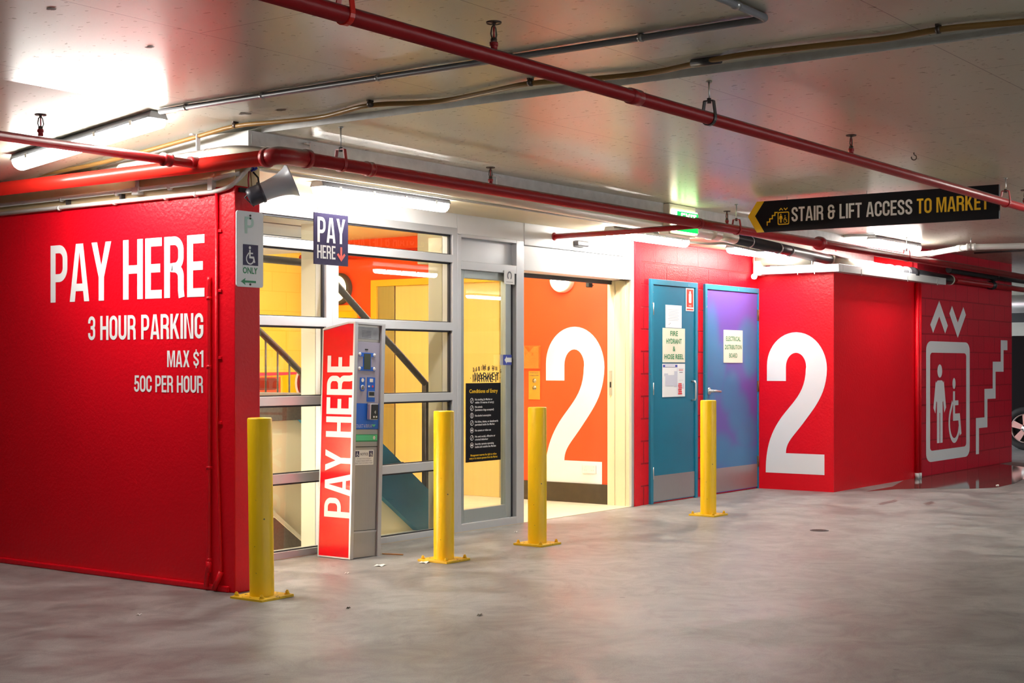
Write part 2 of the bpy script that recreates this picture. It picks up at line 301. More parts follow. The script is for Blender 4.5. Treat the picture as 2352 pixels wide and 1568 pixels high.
# ------------------------------------------------------------------ mesh builder
WL = {}            # world position of each root
def wl(o): return WL.get(o.name, Vector((0, 0, 0)))
class MB:
    def __init__(s): s.bm = bmesh.new(); s.mats = []; s.cur = 0
    def use(s, name):
        if name not in s.mats: s.mats.append(name)
        s.cur = s.mats.index(name); return s
    def face(s, vs, smooth=False):
        try: f = s.bm.faces.new(vs)
        except ValueError: return None
        f.material_index = s.cur; f.smooth = smooth; return f
    def box(s, x0, x1, y0, y1, z0, z1, bevel=0.0, mtx=None):
        P = [(x0, y0, z0), (x1, y0, z0), (x1, y1, z0), (x0, y1, z0), (x0, y0, z1), (x1, y0, z1), (x1, y1, z1), (x0, y1, z1)]
        v = [s.bm.verts.new(mtx @ Vector(p) if mtx else p) for p in P]
        fs = [s.face([v[i] for i in q]) for q in ((0, 3, 2, 1), (4, 5, 6, 7), (0, 1, 5, 4), (1, 2, 6, 5), (2, 3, 7, 6), (3, 0, 4, 7))]
        if bevel:
            es = list({e for f in fs for e in f.edges})
            bmesh.ops.bevel(s.bm, geom=es, offset=bevel, segments=2, profile=0.5, affect='EDGES', material=s.cur)
        return s
    def tube(s, path, r, seg=14, caps=True, radii=None):
        path = [Vector(p) for p in path]; n = len(path); rings = []; prev = None
        for i, p in enumerate(path):
            d = (path[min(i + 1, n - 1)] - path[max(i - 1, 0)]).normalized()
            if prev is None:
                a = Vector((0, 0, 1)) if abs(d.z) < 0.9 else Vector((1, 0, 0))
                nx = d.cross(a).normalized()
            else: nx = (prev - d * prev.dot(d)).normalized()
            prev = nx; ny = d.cross(nx)
            rr = radii[i] if radii else r
            k = 1.0
            if 0 < i < n - 1:
                c = (path[i] - path[i - 1]).normalized().dot(d); k = 1 / max(c, 0.5)
            rings.append([s.bm.verts.new(p + (nx * math.cos(2 * PI * j / seg) + ny * math.sin(2 * PI * j / seg)) * rr * (k if radii is None else 1)) for j in range(seg)])
        for a, b in zip(rings, rings[1:]):
            for j in range(seg): s.face([a[j], a[(j + 1) % seg], b[(j + 1) % seg], b[j]], True)
        if caps: s.face(rings[0][::-1]); s.face(rings[-1])
        return s
    def cyl(s, p0, p1, r, seg=18): return s.tube([p0, p1], r, seg)
    def lathe(s, base, axis, prof, seg=28):
        base = Vector(base); axis = Vector(axis).normalized()
        path = [base + axis * h for r, h in prof]
        a = Vector((0, 0, 1)) if abs(axis.z) < 0.9 else Vector((1, 0, 0))
        nx = axis.cross(a).normalized(); ny = axis.cross(nx); rings = []
        for (r, h), p in zip(prof, path):
            if r < 1e-6: rings.append([s.bm.verts.new(p)])
            else: rings.append([s.bm.verts.new(p + (nx * math.cos(2 * PI * j / seg) + ny * math.sin(2 * PI * j / seg)) * r) for j in range(seg)])
        for a, b in zip(rings, rings[1:]):
            for j in range(seg):
                k = (j + 1) % seg
                if len(a) == 1 and len(b) == 1: continue
                if len(a) == 1: s.face([a[0], b[k], b[j]], True)
                elif len(b) == 1: s.face([a[j], a[k], b[0]], True)
                else: s.face([a[j], a[k], b[k], b[j]], True)
        return s
    def poly(s, pts, o, r, u, holes=()):
        """flat polygon given in 2-D, set at o with axes r and u"""
        o, r, u = Vector(o), Vector(r), Vector(u)
        rings = [[Vector((*p, 0)) for p in pts]] + [[Vector((*p, 0)) for p in h] for h in holes]
        flat = [p for q in rings for p in q]
        s.lay = (getattr(s, 'lay', 0) + 1) % 101
        o = o + r.cross(u).normalized() * (0.000006 * s.lay)      # paint layers never share one plane
        vs = [s.bm.verts.new(o + r * p.x + u * p.y) for p in flat]
        for t in tessellate_polygon(rings):
            a, b, c = (flat[i] for i in t)
            if (b - a).cross(c - a).z < 0: t = (t[0], t[2], t[1])
            s.face([vs[i] for i in t])
        return s
    def prism(s, pts, o, r, u, depth):
        """extruded polygon: front at o, body runs back along depth"""
        o, r, u, d = Vector(o), Vector(r), Vector(u), Vector(depth)
        A = [s.bm.verts.new(o + r * x + u * y) for x, y in pts]; B = [s.bm.verts.new(o + r * x + u * y + d) for x, y in pts]
        s.face(A); s.face(B[::-1]); n = len(pts)
        for i in range(n): s.face([A[i], B[i], B[(i + 1) % n], A[(i + 1) % n]])
        return s
    def build(s, name, material=None, parent=None, local=False):
        bm = s.bm
        if material: s.mats = [material]; [setattr(f, 'material_index', 0) for f in bm.faces]
        big = [f for f in bm.faces if len(f.verts) > 4]
        if big: bmesh.ops.triangulate(bm, faces=big)
        bmesh.ops.recalc_face_normals(bm, faces=bm.faces[:])
        off = Vector((0, 0, 0))
        if parent is not None: off = wl(parent) if not local else Vector((0, 0, 0))
        else:
            xs = [v.co for v in bm.verts]
            lo = Vector([min(c[i] for c in xs) for i in range(3)]); hi = Vector([max(c[i] for c in xs) for i in range(3)])
            off = Vector(((lo.x + hi.x) / 2, (lo.y + hi.y) / 2, lo.z))
        if off.length: bmesh.ops.translate(bm, verts=bm.verts[:], vec=-off)
        me = bpy.data.meshes.new(name); bm.to_mesh(me); bm.free()
        for k in s.mats: me.materials.append(M[k])
        o = bpy.data.objects.new(name, me); COL.objects.link(o)
        if parent is not None: o.parent = parent; WL[o.name] = wl(parent).copy()
        else: o.location = off; WL[o.name] = off
        return o
def root(name, loc, label=None, cat=None, group=None):
    o = bpy.data.objects.new(name, None); COL.objects.link(o); o.location = loc; o.empty_display_size = 0.1
    WL[o.name] = Vector(loc)
    return tag(o, label, cat, group)
def tag(o, label=None, cat=None, group=None, kind=None):
    if label: o['label'] = label
    if cat: o['category'] = cat
    if group: o['group'] = group
    if kind: o['kind'] = kind
    return o
def struct(o): o['kind'] = 'structure'; return o
def B(*a, **k): return MB().box(*a, **k)
def copy_tree(o, parent=None):
    c = o.copy(); COL.objects.link(c)
    if parent is not None: c.parent = parent
    for ch in list(o.children): copy_tree(ch, c)
    return c

# ------------------------------------------------------------------ condensed capitals (drawn here stroke by stroke, cap height 1)
def arc(cx, cy, rx, ry, a0, a1, n=10):
    return [(cx + rx * math.cos(math.radians(a0 + (a1 - a0) * i / n)), cy + ry * math.sin(math.radians(a0 + (a1 - a0) * i / n))) for i in range(n + 1)]
def bez(p0, p1, p2, p3, n=12):
    return [tuple((1 - t) ** 3 * a + 3 * (1 - t) ** 2 * t * b + 3 * (1 - t) * t * t * c + t ** 3 * d for a, b, c, d in zip(p0, p1, p2, p3)) for t in [i / n for i in range(n + 1)]]
def ribbon(path, w, closed=False):
    P = [Vector((p[0], p[1])) for p in path]
    Q = [P[0]]
    for p in P[1:]:
        if (p - Q[-1]).length > 1e-5: Q.append(p)
    if closed and (Q[0] - Q[-1]).length < 1e-5: Q.pop()
    P = Q; n = len(P); Lf, Rt = [], []
    for i in range(n):
        if closed: a = (P[i] - P[i - 1]).normalized(); b = (P[(i + 1) % n] - P[i]).normalized()
        else:
            a = (P[i] - P[i - 1]).normalized() if i else (P[1] - P[0]).normalized()
            b = (P[i + 1] - P[i]).normalized() if i < n - 1 else a
        na = Vector((-a.y, a.x)); nb = Vector((-b.y, b.x)); m = (na + nb)
        m = m.normalized() if m.length > 1e-6 else na
        k = 1 / max(m.dot(na), 0.35)
        Lf.append(P[i] + m * k * w / 2); Rt.append(P[i] - m * k * w / 2)
    out = []
    for i in range(n if closed else n - 1):
        j = (i + 1) % n
        out.append([tuple(Lf[i]), tuple(Rt[i]), tuple(Rt[j]), tuple(Lf[j])])
    return out
def rect(x0, x1, y0, y1): return [(x0, y0), (x1, y0), (x1, y1), (x0, y1)]
w_ = 0.152; h_ = w_ / 2
def TWO():
    outer = [(0.02, 0.655)] + arc(0.50, 0.765, 0.48, 0.235, 180, 90, 12)[0:] + arc(0.50, 0.74, 0.50, 0.26, 88, 0, 12) + \
        bez((1.0, 0.74), (0.99, 0.56), (0.80, 0.47), (0.62, 0.36)) + bez((0.62, 0.36), (0.45, 0.26), (0.335, 0.22), (0.335, 0.143)) + \
        [(0.96, 0.143), (0.96, 0.0), (0.0, 0.0)] + bez((0.0, 0.0), (0.0, 0.16), (0.06, 0.27), (0.25, 0.39)) + bez((0.25, 0.39), (0.45, 0.51), (0.655, 0.57), (0.66, 0.74)) + \
        arc(0.50, 0.755, 0.165, 0.10, 0, 180, 14) + [(0.335, 0.655)]
    pts = []
    for p in outer:
        if not pts or abs(p[0] - pts[-1][0]) + abs(p[1] - pts[-1][1]) > 1e-4: pts.append(p)
    return pts
def glyphs():
    G = {}
    st = lambda x: rect(x, x + w_, 0, 1)
    G['I'] = (w_, [st(0)])
    G['H'] = (0.54, [st(0), st(0.54 - w_), rect(w_, 0.54 - w_, 0.43, 0.57)])
    G['E'] = (0.44, [st(0), rect(w_, 0.44, 0.86, 1), rect(w_, 0.40, 0.43, 0.57), rect(w_, 0.44, 0, 0.14)])
    G['F'] = (0.42, [st(0), rect(w_, 0.42, 0.86, 1), rect(w_, 0.385, 0.42, 0.56)])
    G['L'] = (0.42, [st(0), rect(w_, 0.42, 0, 0.14)])
    G['T'] = (0.47, [rect(0, 0.47, 0.86, 1), rect(0.235 - h_, 0.235 + h_, 0, 0.86)])
    G['A'] = (0.57, [[(0, 0), (0.15, 0), (0.285, 0.86), (0.285, 1), (0.18, 1)], [(0.57, 0), (0.42, 0), (0.285, 0.86), (0.285, 1), (0.39, 1)], rect(0.135, 0.435, 0.18, 0.31)])
    G['Y'] = (0.56, [[(0, 1), (0.16, 1), (0.28, 0.60), (0.40, 1), (0.56, 1), (0.356, 0.40), (0.356, 0), (0.204, 0), (0.204, 0.40)]])
    G['N'] = (0.55, [rect(0, 0.14, 0, 1), rect(0.41, 0.55, 0, 1), [(0.12, 1), (0.19, 1), (0.43, 0), (0.36, 0)], [(0.14, 0.93), (0.19, 1), (0.41, 0.07), (0.36, 0)]])
    G['M'] = (0.70, [rect(0, 0.14, 0, 1), rect(0.56, 0.70, 0, 1), [(0.10, 1), (0.21, 1), (0.40, 0.0), (0.30, 0.0)], [(0.60, 1), (0.49, 1), (0.30, 0.0), (0.40, 0.0)]])
    G['K'] = (0.55, [st(0), [(w_, 0.36), (w_, 0.56), (0.36, 1), (0.52, 1), (0.31, 0.57)], [(0.20, 0.46), (0.31, 0.60), (0.55, 0), (0.39, 0)]])
    G['X'] = (0.56, [[(0.01, 1), (0.17, 1), (0.56, 0), (0.40, 0)], [(0.39, 1), (0.55, 1), (0.16, 0), (0, 0)]])
    bowl = [(0.10, 0.93), (0.20, 0.93)] + arc(0.26, 0.755, 0.175, 0.175, 90, 0) + arc(0.26, 0.60, 0.175, 0.175, 0, -90) + [(0.10, 0.425)]
    G['P'] = (0.51, [st(0)] + ribbon(bowl, 0.14))
    rb = [(0.10, 0.93), (0.20, 0.93)] + arc(0.26, 0.765, 0.175, 0.165, 90, 0) + arc(0.26, 0.66, 0.175, 0.165, 0, -90) + [(0.10, 0.495)]
    G['R'] = (0.53, [st(0)] + ribbon(rb, 0.14) + ribbon([(0.22, 0.495), (0.26, 0.495)] + arc(0.26, 0.335, 0.175, 0.155, 90, 0) + [(0.435, 0.12), (0.455, 0)], w_))
    G['D'] = (0.53, [st(0)] + ribbon([(0.10, 0.93), (0.26, 0.93)] + arc(0.26, 0.74, 0.194, 0.19, 90, 0) + arc(0.26, 0.26, 0.194, 0.19, 0, -90) + [(0.10, 0.07)], 0.145))
    O = arc(0.26, 0.735, 0.184, 0.189, 0, 180) + arc(0.26, 0.265, 0.184, 0.189, 180, 360)
    G['O'] = (0.52, ribbon(O, w_, True)); G['0'] = G['O']
    G['U'] = (0.52, ribbon([(h_, 1), (h_, 0.265)] + arc(0.26, 0.265, 0.184, 0.189, 180, 360) + [(0.444, 1)], w_))
    G['C'] = (0.51, ribbon([(0.435, 0.62)] + arc(0.255, 0.735, 0.18, 0.189, 0, 180) + arc(0.255, 0.265, 0.18, 0.189, 180, 360) + [(0.435, 0.38)], w_))
    G['G'] = (0.52, ribbon([(0.44, 0.64)] + arc(0.258, 0.735, 0.182, 0.189, 0, 180) + arc(0.258, 0.265, 0.182, 0.189, 180, 360) + [(0.44, 0.455), (0.28, 0.455)], 0.148))
    sp = [(0.415, 0.69)] + arc(0.245, 0.755, 0.17, 0.17, 0, 180) + bez((0.075, 0.755), (0.075, 0.50), (0.415, 0.52), (0.415, 0.245)) + arc(0.245, 0.245, 0.17, 0.17, 0, -180) + [(0.075, 0.32)]
    G['S'] = (0.49, ribbon(sp, w_))
    G['$'] = (0.49, ribbon([((x), 0.08 + y * 0.84) for x, y in sp], 0.14) + [rect(0.20, 0.29, -0.06, 0.10), rect(0.20, 0.29, 0.90, 1.06)])
    G['3'] = (0.48, ribbon([(0.075, 0.70)] + arc(0.24, 0.765, 0.165, 0.16, 180, 0) + arc(0.24, 0.66, 0.165, 0.14, 0, -90) + [(0.17, 0.52)], 0.145) + ribbon([(0.17, 0.52), (0.24, 0.52)] + arc(0.24, 0.36, 0.165, 0.16, 90, 0) + arc(0.24, 0.235, 0.165, 0.16, 0, -180) + [(0.075, 0.30)], 0.145))
    G['5'] = (0.49, [rect(0.07, 0.46, 0.86, 1), rect(0.07, 0.20, 0.45, 1)] + ribbon([(0.135, 0.47)] + arc(0.25, 0.46, 0.165, 0.13, 150, 0) + arc(0.25, 0.24, 0.165, 0.165, 0, -180) + [(0.085, 0.30)], 0.145))
    G['1'] = (0.31, [rect(0.15, 0.31, 0, 1), [(0, 0.86), (0, 0.78), (0.16, 0.78), (0.16, 0.97)]])
    G['&'] = (0.56, ribbon([(0.42, 0.72), (0.42, 0.77)] + arc(0.25, 0.77, 0.17, 0.155, 0, 180) + arc(0.25, 0.70, 0.17, 0.17, 180, 270) + [(0.56, 0.53)], 0.145) + ribbon([(0.30, 0.53), (0.25, 0.53)] + arc(0.25, 0.36, 0.17, 0.17, 90, 180) + arc(0.25, 0.235, 0.17, 0.16, 180, 360) + [(0.42, 0.64)], 0.145))
    G['2'] = (0.47, [[(x * 0.47, y) for x, y in TWO()]])
    G[' '] = (0.20, [])
    return G
GL = glyphs()
def caps(mb, text, o, r, u, height, width=None, gap=0.065, align='l'):
    """set text with its left baseline (or right, align 'r') at o"""
    o, r, u = Vector(o), Vector(r), Vector(u)
    adv = []; x = 0
    for ch in text: adv.append(x); x += GL[ch][0] + gap
    tot = x - gap
    sx = (width / tot) if width else height
    if align == 'r': o = o - r * (tot * sx)
    if align == 'c': o = o - r * (tot * sx / 2)
    for ch, a in zip(text, adv):
        for pl in GL[ch][1]:
            mb.poly([((a + x) * sx, y * height) for x, y in pl], o, r, u)
    return tot * sx
_tc = {}
def small(mb, text, o, r, u, height, width=None, align='l', bold=0.0):
    """small print in the plain built-in face"""
    key = (text, bold)
    if key not in _tc:
        cu = bpy.data.curves.new('text', 'FONT'); cu.body = text; cu.size = 1; cu.resolution_u = 2; cu.offset = bold
        ob = bpy.data.objects.new('text', cu); COL.objects.link(ob)
        me = ob.evaluated_get(bpy.context.evaluated_depsgraph_get()).to_mesh()
        _tc[key] = ([tuple(v.co[:2]) for v in me.vertices], [tuple(p.vertices) for p in me.polygons])
        bpy.data.objects.remove(ob); bpy.data.curves.remove(cu)
    vs, fs = _tc[key]
    if not vs: return
    o, r, u = Vector(o), Vector(r), Vector(u)
    x0 = min(v[0] for v in vs); x1 = max(v[0] for v in vs); sy = height / 0.73
    sx = width / (x1 - x0) if width else sy
    if align == 'c': o = o - r * ((x1 - x0) * sx / 2)
    if align == 'r': o = o - r * ((x1 - x0) * sx)
    V = [mb.bm.verts.new(o + r * ((x - x0) * sx) + u * (y * sy)) for x, y in vs]
    for f in fs: mb.face([V[i] for i in f])
def disc(cx, cy, rx, ry=None, n=20): return [(cx + rx * math.cos(2 * PI * i / n), cy + (ry or rx) * math.sin(2 * PI * i / n)) for i in range(n)]
def rrect(x0, x1, y0, y1, r, n=6, ry=None):
    ry = ry or r
    return arc(x1 - r, y1 - ry, r, ry, 0, 90, n) + arc(x0 + r, y1 - ry, r, ry, 90, 180, n) + arc(x0 + r, y0 + ry, r, ry, 180, 270, n) + arc(x1 - r, y0 + ry, r, ry, 270, 360, n)
def wheelchair(mb, o, r, u, sx, sy):
    """wheelchair symbol in a unit square"""
    P = [disc(0.44, 0.90, 0.085)] + ribbon([(0.44, 0.78), (0.44, 0.38), (0.72, 0.38), (0.80, 0.10)], 0.11) + ribbon([(0.44, 0.60), (0.68, 0.60)], 0.075) + \
        ribbon([(0.36, 0.62)] + arc(0.46, 0.30, 0.28, 0.28, 130, 345, 16), 0.075)
    for p in P: mb.poly([(x * sx, y * sy) for x, y in p], o, r, u)
def man(mb, o, r, u, sx, sy):
    P = [disc(0.5, 0.915, 0.17, 0.082), rrect(0.24, 0.76, 0.52, 0.80, 0.14, ry=0.06), rect(0.30, 0.70, 0.40, 0.56), rect(0.30, 0.48, 0.03, 0.45), rect(0.52, 0.70, 0.03, 0.45)]
    P += ribbon([(0.28, 0.76), (0.12, 0.43)], 0.15) + ribbon([(0.72, 0.76), (0.88, 0.43)], 0.15)
    for p in P: mb.poly([(x * sx, y * sy) for x, y in p], o, r, u)
def stair_path(): return ribbon([(0.08, 0.0), (0.08, 0.27), (0.33, 0.27), (0.33, 0.52), (0.58, 0.52), (0.58, 0.76), (0.83, 0.76), (0.83, 0.955), (1.0, 0.955)], 0.09)
X, Y, Z = Vector((1, 0, 0)), Vector((0, 1, 0)), Vector((0, 0, 1))

# ================================================================== THE SETTING
CL, CU = 2.55, 2.582        # lower slab beyond the step, upper slab on this side
FX = 0.20                   # the step between the two slabs
f = MB().box(-14, 32, -26, 14, -0.15, 0).build('floor', 'floor_concrete'); struct(f)
struct(B(0.25, 5.5, 0.80, 4.80, 0.0, 0.004).build('floor_lobby', 'lobby_tiles'))
c = MB().box(FX, 32, -26, 5.2, CL, CL + 0.3)
c.box(-14, FX, -26, 0.0, CU, CU + 0.3)
A_ = [(-14, 0, CU), (FX, 0, CU), (FX, 14, CU - 0.107 * 14), (-14, 14, CU - 0.107 * 14)]
lo = [c.bm.verts.new(p) for p in A_]; hi = [c.bm.verts.new((p[0], p[1], p[2] + 0.3)) for p in A_]
c.face(lo); c.face(hi[::-1])
for i in range(4): c.face([lo[i], hi[i], hi[(i + 1) % 4], lo[(i + 1) % 4]])
struct(c.build('ceiling', 'ceiling_paint'))
# pale cracked edge strip of the slab step
struct(B(FX - 0.006, FX, -26, -0.0, CL - 0.004, CU).build('trim_1', 'grubby_white'))
# left red wall, its corner column and the cream band over it
wlft = struct(B(0.0, 0.18, 0.035, 12, 0, 2.205).build('wall_left', 'red_wall'))
col = MB().use('red_wall').box(-0.004, 0.185, 0.0, 0.22, 0, 2.235, 0.006)
col.use('cream_wall').box(0.0, 0.183, 0.004, 0.2, 2.235, 2.44)
struct(col.build('wall_column'))
struct(B(0.012, 0.18, 0.2, 12, 2.205, 2.405).build('wall_left_upper', 'cream_wall'))
struct(B(-0.02, 0.0, 0.04, 3.4, 0.0, 0.035, 0.008).build('baseboard_left', 'red_wall'))
# white downstand beam round the lobby, soffit over the shopfront
bm_ = MB().box(0.117, 10.9, 0.0, 0.14, 2.475, CL).box(0.10, 0.24, 0.005, 1.3, 2.36, CL)
struct(bm_.build('trim_2', 'grubby_white'))
struct(B(0.19, 7.95, 0.22, 0.92, 2.375, 2.545).build('ceiling_soffit', 'cream'))
# block wall with the two service doors, the block with the 2, and the far block wall
struct(B(5.50, 8.2, 0.80, 1.0, 0, 2.375).build('wall_block', 'red_block'))
struct(B(5.497, 5.60, 0.785, 0.80, 0, 2.34, 0.004).build('trim_3', 'red_wall'))
w2 = struct(B(7.9, 10.1, -0.03, 0.80, 0, 2.20).build('wall_number', 'red_wall'))
struct(B(7.895, 7.985, -0.036, -0.028, 0.0, 2.16, 0.003).build('trim_4', 'red_wall'))
struct(B(7.95, 10.16, 0.45, 0.6, 2.2, CL).build('wall_number_upper', 'grubby_white'))
wf = struct(B(10.16, 13.5, -0.03, 0.80, 0, CL).build('wall_far', 'red_block_far'))
struct(B(10.1, 10.16, 0.01, 0.8, 0, CL).build('wall_far_joint', 'red_wall'))
# lobby shell
struct(B(5.5, 5.62, 1.0, 5.0, 0, 2.7).build('wall_lobby_right', 'orange_wall'))
struct(B(0.2, 5.5, 4.78, 4.95, 0, 2.7).build('wall_lobby_back', 'yellow_wall'))
struct(B(0.18, 0.25, 0.92, 4.78, 0, 2.7).build('wall_lobby_left', 'cream_lobby'))
struct(B(0.2, 5.5, 0.92, 4.8, 2.52, 2.54).build('ceiling_lobby', 'cream_lobby'))
struct(B(5.478, 5.5, 1.0, 2.12, 0.004, 0.18, 0.003).build('baseboard_lobby', 'skirting'))
# car park beyond: far walls with daylight gaps
struct(B(24, 24.3, -26, 14, 1.55, 2.1).build('wall_right', 'concrete'))
struct(B(27, 27.3, -26, 14, 0, 2.6).build('wall_right_back', 'dark_wall'))
back = MB().box(-14, 32, -25.9, -25.6, 0, 1.15).box(-14, 32, -25.9, -25.6, 2.2, 2.6)
for x in range(-13, 32, 5): back.box(x, x + 0.8, -25.9, -25.5, 1.15, 2.2)
struct(back.build('wall_back', 'concrete'))
struct(B(-14, -13.7, -26, 14, 0, 2.7).build('wall_behind', 'concrete'))
struct(B(-14, 0.1, 9.0, 9.3, 0, 2.4).build('wall_ramp', 'concrete'))

# painted lettering and signs on the walls (paint, so part of the wall)
def paint(name, wall, fn, label, m='lettering'):
    mb = MB(); fn(mb); o = mb.build(name, m, wall); o['label'] = label; return o
nY = Vector((0, -1, 0))
PX = -0.0015
paint('painted_lettering', wlft, lambda b: caps(b, 'PAY HERE', (PX, 0.247, 1.632), nY, Z, 0.348, 1.378, align='r'), 'large white capitals reading PAY HERE')
paint('painted_lettering', wlft, lambda b: caps(b, '3 HOUR PARKING', (PX, 0.256, 1.398), nY, Z, 0.143, 1.008, align='r'), 'white capitals reading 3 HOUR PARKING')
paint('painted_lettering', wlft, lambda b: caps(b, 'MAX $1', (PX, 0.256, 1.238), nY, Z, 0.094, 0.302, align='r'), 'white capitals reading MAX $1')
paint('painted_lettering', wlft, lambda b: caps(b, '50C PER HOUR', (PX, 0.258, 1.094), nY, Z, 0.096, 0.588, align='r'), 'white capitals reading 50C PER HOUR')
paint('painted_number', w2, lambda b: b.poly([(x * 0.662, y * 1.412) for x, y in TWO()], (7.8985, 0.70, 0.165), nY, Z), 'tall white painted 2')
FYp = -0.0315
def lift_icon(b):
    b.poly(rrect(0, 1.455, 0, 1.365, 0.15, ry=0.10), (10.425, FYp, 0.155), X, Z, holes=[rrect(0.125, 1.33, 0.125, 1.235, 0.07, ry=0.04)])
    man(b, (10.63, FYp, 0.33), X, Z, 0.46, 0.93); wheelchair(b, (11.06, FYp, 0.35), X, Z, 0.62, 0.76)
    up = ribbon([(0, 0), (0.24, 0.235), (0.48, 0)], 0.13)
    for q in up: b.poly(q, (10.60, FYp, 1.66), X, Z)
    for q in up: b.poly([(x, 0.235 - y) for x, y in q], (11.22, FYp, 1.66), X, Z)
paint('painted_lift_symbol', wf, lift_icon, 'white lift symbol with a standing figure, a wheelchair and two arrows')
def st_icon(b):
    for q in stair_path(): b.poly([(x * 1.26, y * 1.40) for x, y in q], (12.06, FYp, 0.165), X, Z)
paint('painted_stair_symbol', wf, st_icon, 'white zigzag stair symbol')

# ------------------------------------------------------------------ shopfront glazing
FY, FB = 0.80, 0.90
def bay(name, x0, x1, label):
    w = struct(root(name, (x0, FY, 0)))
    fr = MB()
    fr.box(x0, x0 + 0.06, FY, FB, 0, 2.27, 0.003); fr.box(x1 - 0.06, x1, FY, FB, 0, 2.27, 0.003)
    for z0, z1 in ((0, 0.045), (0.486, 0.547), (0.989, 1.047), (1.504, 1.565), (2.009, 2.067), (2.165 + 0.05, 2.27)):
        fr.box(x0 + 0.055, x1 - 0.055, FY, FB, z0, z1, 0.003)
    fr.build('frame', 'aluminium', w)
    MB().box(x1 - 0.062, x1 - 0.058, FB, FB + 0.13, 0.02, 2.2).build('reveal', 'beige_reveal', w)
    gk = MB()
    for z0, z1 in ((0.045, 0.486), (0.547, 0.989), (1.047, 1.504), (1.565, 2.009), (2.067, 2.215)):
        gk.box(x0 + 0.058, x1 - 0.058, FY + 0.02, FY + 0.04, z0 - 0.004, z0 + 0.006); gk.box(x0 + 0.058, x1 - 0.058, FY + 0.02, FY + 0.04, z1 - 0.012, z1 + 0.004)
        gk.box(x1 - 0.074, x1 - 0.056, FY + 0.02, FY + 0.04, z0, z1)
    gk.build('gasket', 'gasket', w)
    g = MB()
    for z0, z1 in ((0.045, 0.486), (0.547, 0.989), (1.047, 1.504), (1.565, 2.009), (2.067, 2.215)):
        q = [(x0 + 0.058, FY + 0.045, z0), (x1 - 0.06, FY + 0.045, z0), (x1 - 0.06, FY + 0.045, z1), (x0 + 0.058, FY + 0.045, z1)]
        g.face([g.bm.verts.new(p) for p in q])
    g.build('glazing', 'glass', w)
    w['label'] = label
    return w
bay('window_1', 0.19, 1.63, 'left glazed bay beside the red column')
bay('window_2', 1.57 + 0.06, 2.985, 'right glazed bay behind the pay machine')
# header panels over the glazing
hd = MB().box(0.19, 2.98, FY, FB, 2.268, 2.376, 0.003).box(2.985, 3.836, FY + 0.002, FB, 2.228, 2.376, 0.002)
struct(hd.build('trim_5', 'white_paint'))
# fixed frame of the sliding door bay
d1 = struct(root('door_1', (2.985, FY, 0)))
fr = MB()
fr.box(2.985, 3.03, FY, FB, 0, 2.225, 0.003); fr.box(3.735, 3.835, FY, FB, 0, 2.23, 0.003)
fr.box(3.03, 3.735, FY, FB, 0, 0.06, 0.003); fr.box(3.03, 3.735, FY, FB, 1.965, 2.03, 0.003); fr.box(3.03, 3.735, FY, FB, 2.205, 2.232, 0.003)
fr.build('frame', 'aluminium', d1)
B(3.03, 3.735, FY + 0.05, FY + 0.07, 2.02, 2.21).build('top_panel', 'aluminium', d1)
lf = MB()
lf.box(3.03, 3.10, FY + 0.03, FY + 0.08, 0.06, 1.965, 0.003); lf.box(3.63, 3.70, FY + 0.03, FY + 0.08, 0.06, 1.965, 0.003)
lf.box(3.10, 3.63, FY + 0.03, FY + 0.08, 0.06, 0.16, 0.003); lf.box(3.10, 3.63, FY + 0.03, FY + 0.08, 1.905, 1.965, 0.003)
lf.build('leaf_frame', 'door_metal', d1)
B(3.70, 3.735, FY + 0.04, FY + 0.07, 0.06, 1.965).build('seal', 'gasket', d1)
g = MB(); g.face([g.bm.verts.new(p) for p in ((3.10, FY + 0.055, 0.16), (3.63, FY + 0.055, 0.16), (3.63, FY + 0.055, 1.905), (3.10, FY + 0.055, 1.905))])
g.build('glass_pane', 'glass_door', d1)
# white operator box over the open doorway and its pale jamb
eh = MB().box(3.835, 5.46, FY - 0.004, 1.04, 2.20, 2.376, 0.004).box(3.835, 5.46, FY + 0.01, 1.04, 2.0, 2.197, 0.004).box(5.36, 5.46, FY, 0.92, 2.0, 2.2, 0.004)
struct(eh.build('trim_6', 'white_paint'))
jb = MB().use('aluminium').box(5.455, 5.497, FY - 0.006, FY + 0.02, 0, 2.34, 0.003)
jb.use('cream').box(5.46, 5.50, FY + 0.015, 1.05, 0, 2.0, 0.003)
jb.use('cream').box(5.452, 5.462, 0.86, 0.90, 0, 1.99).box(5.452, 5.462, 0.97, 1.0, 0, 1.99)
struct(jb.build('trim_7'))
tag(MB().use('zinc').box(5.449, 5.453, 0.995, 1.025, 0.98, 1.20, 0.001).use('black').box(5.447, 5.451, 1.003, 1.017, 1.05, 1.10).build('strike_plate'), 'small steel lock strike plate on the cream doorway jamb', 'lock plate')
tag(B(4.53, 4.70, FY - 0.055, FY - 0.002, 2.235, 2.285, 0.012).build('door_sensor', 'dark_steel'), 'small black motion sensor on the white box over the open doorway', 'sensor')

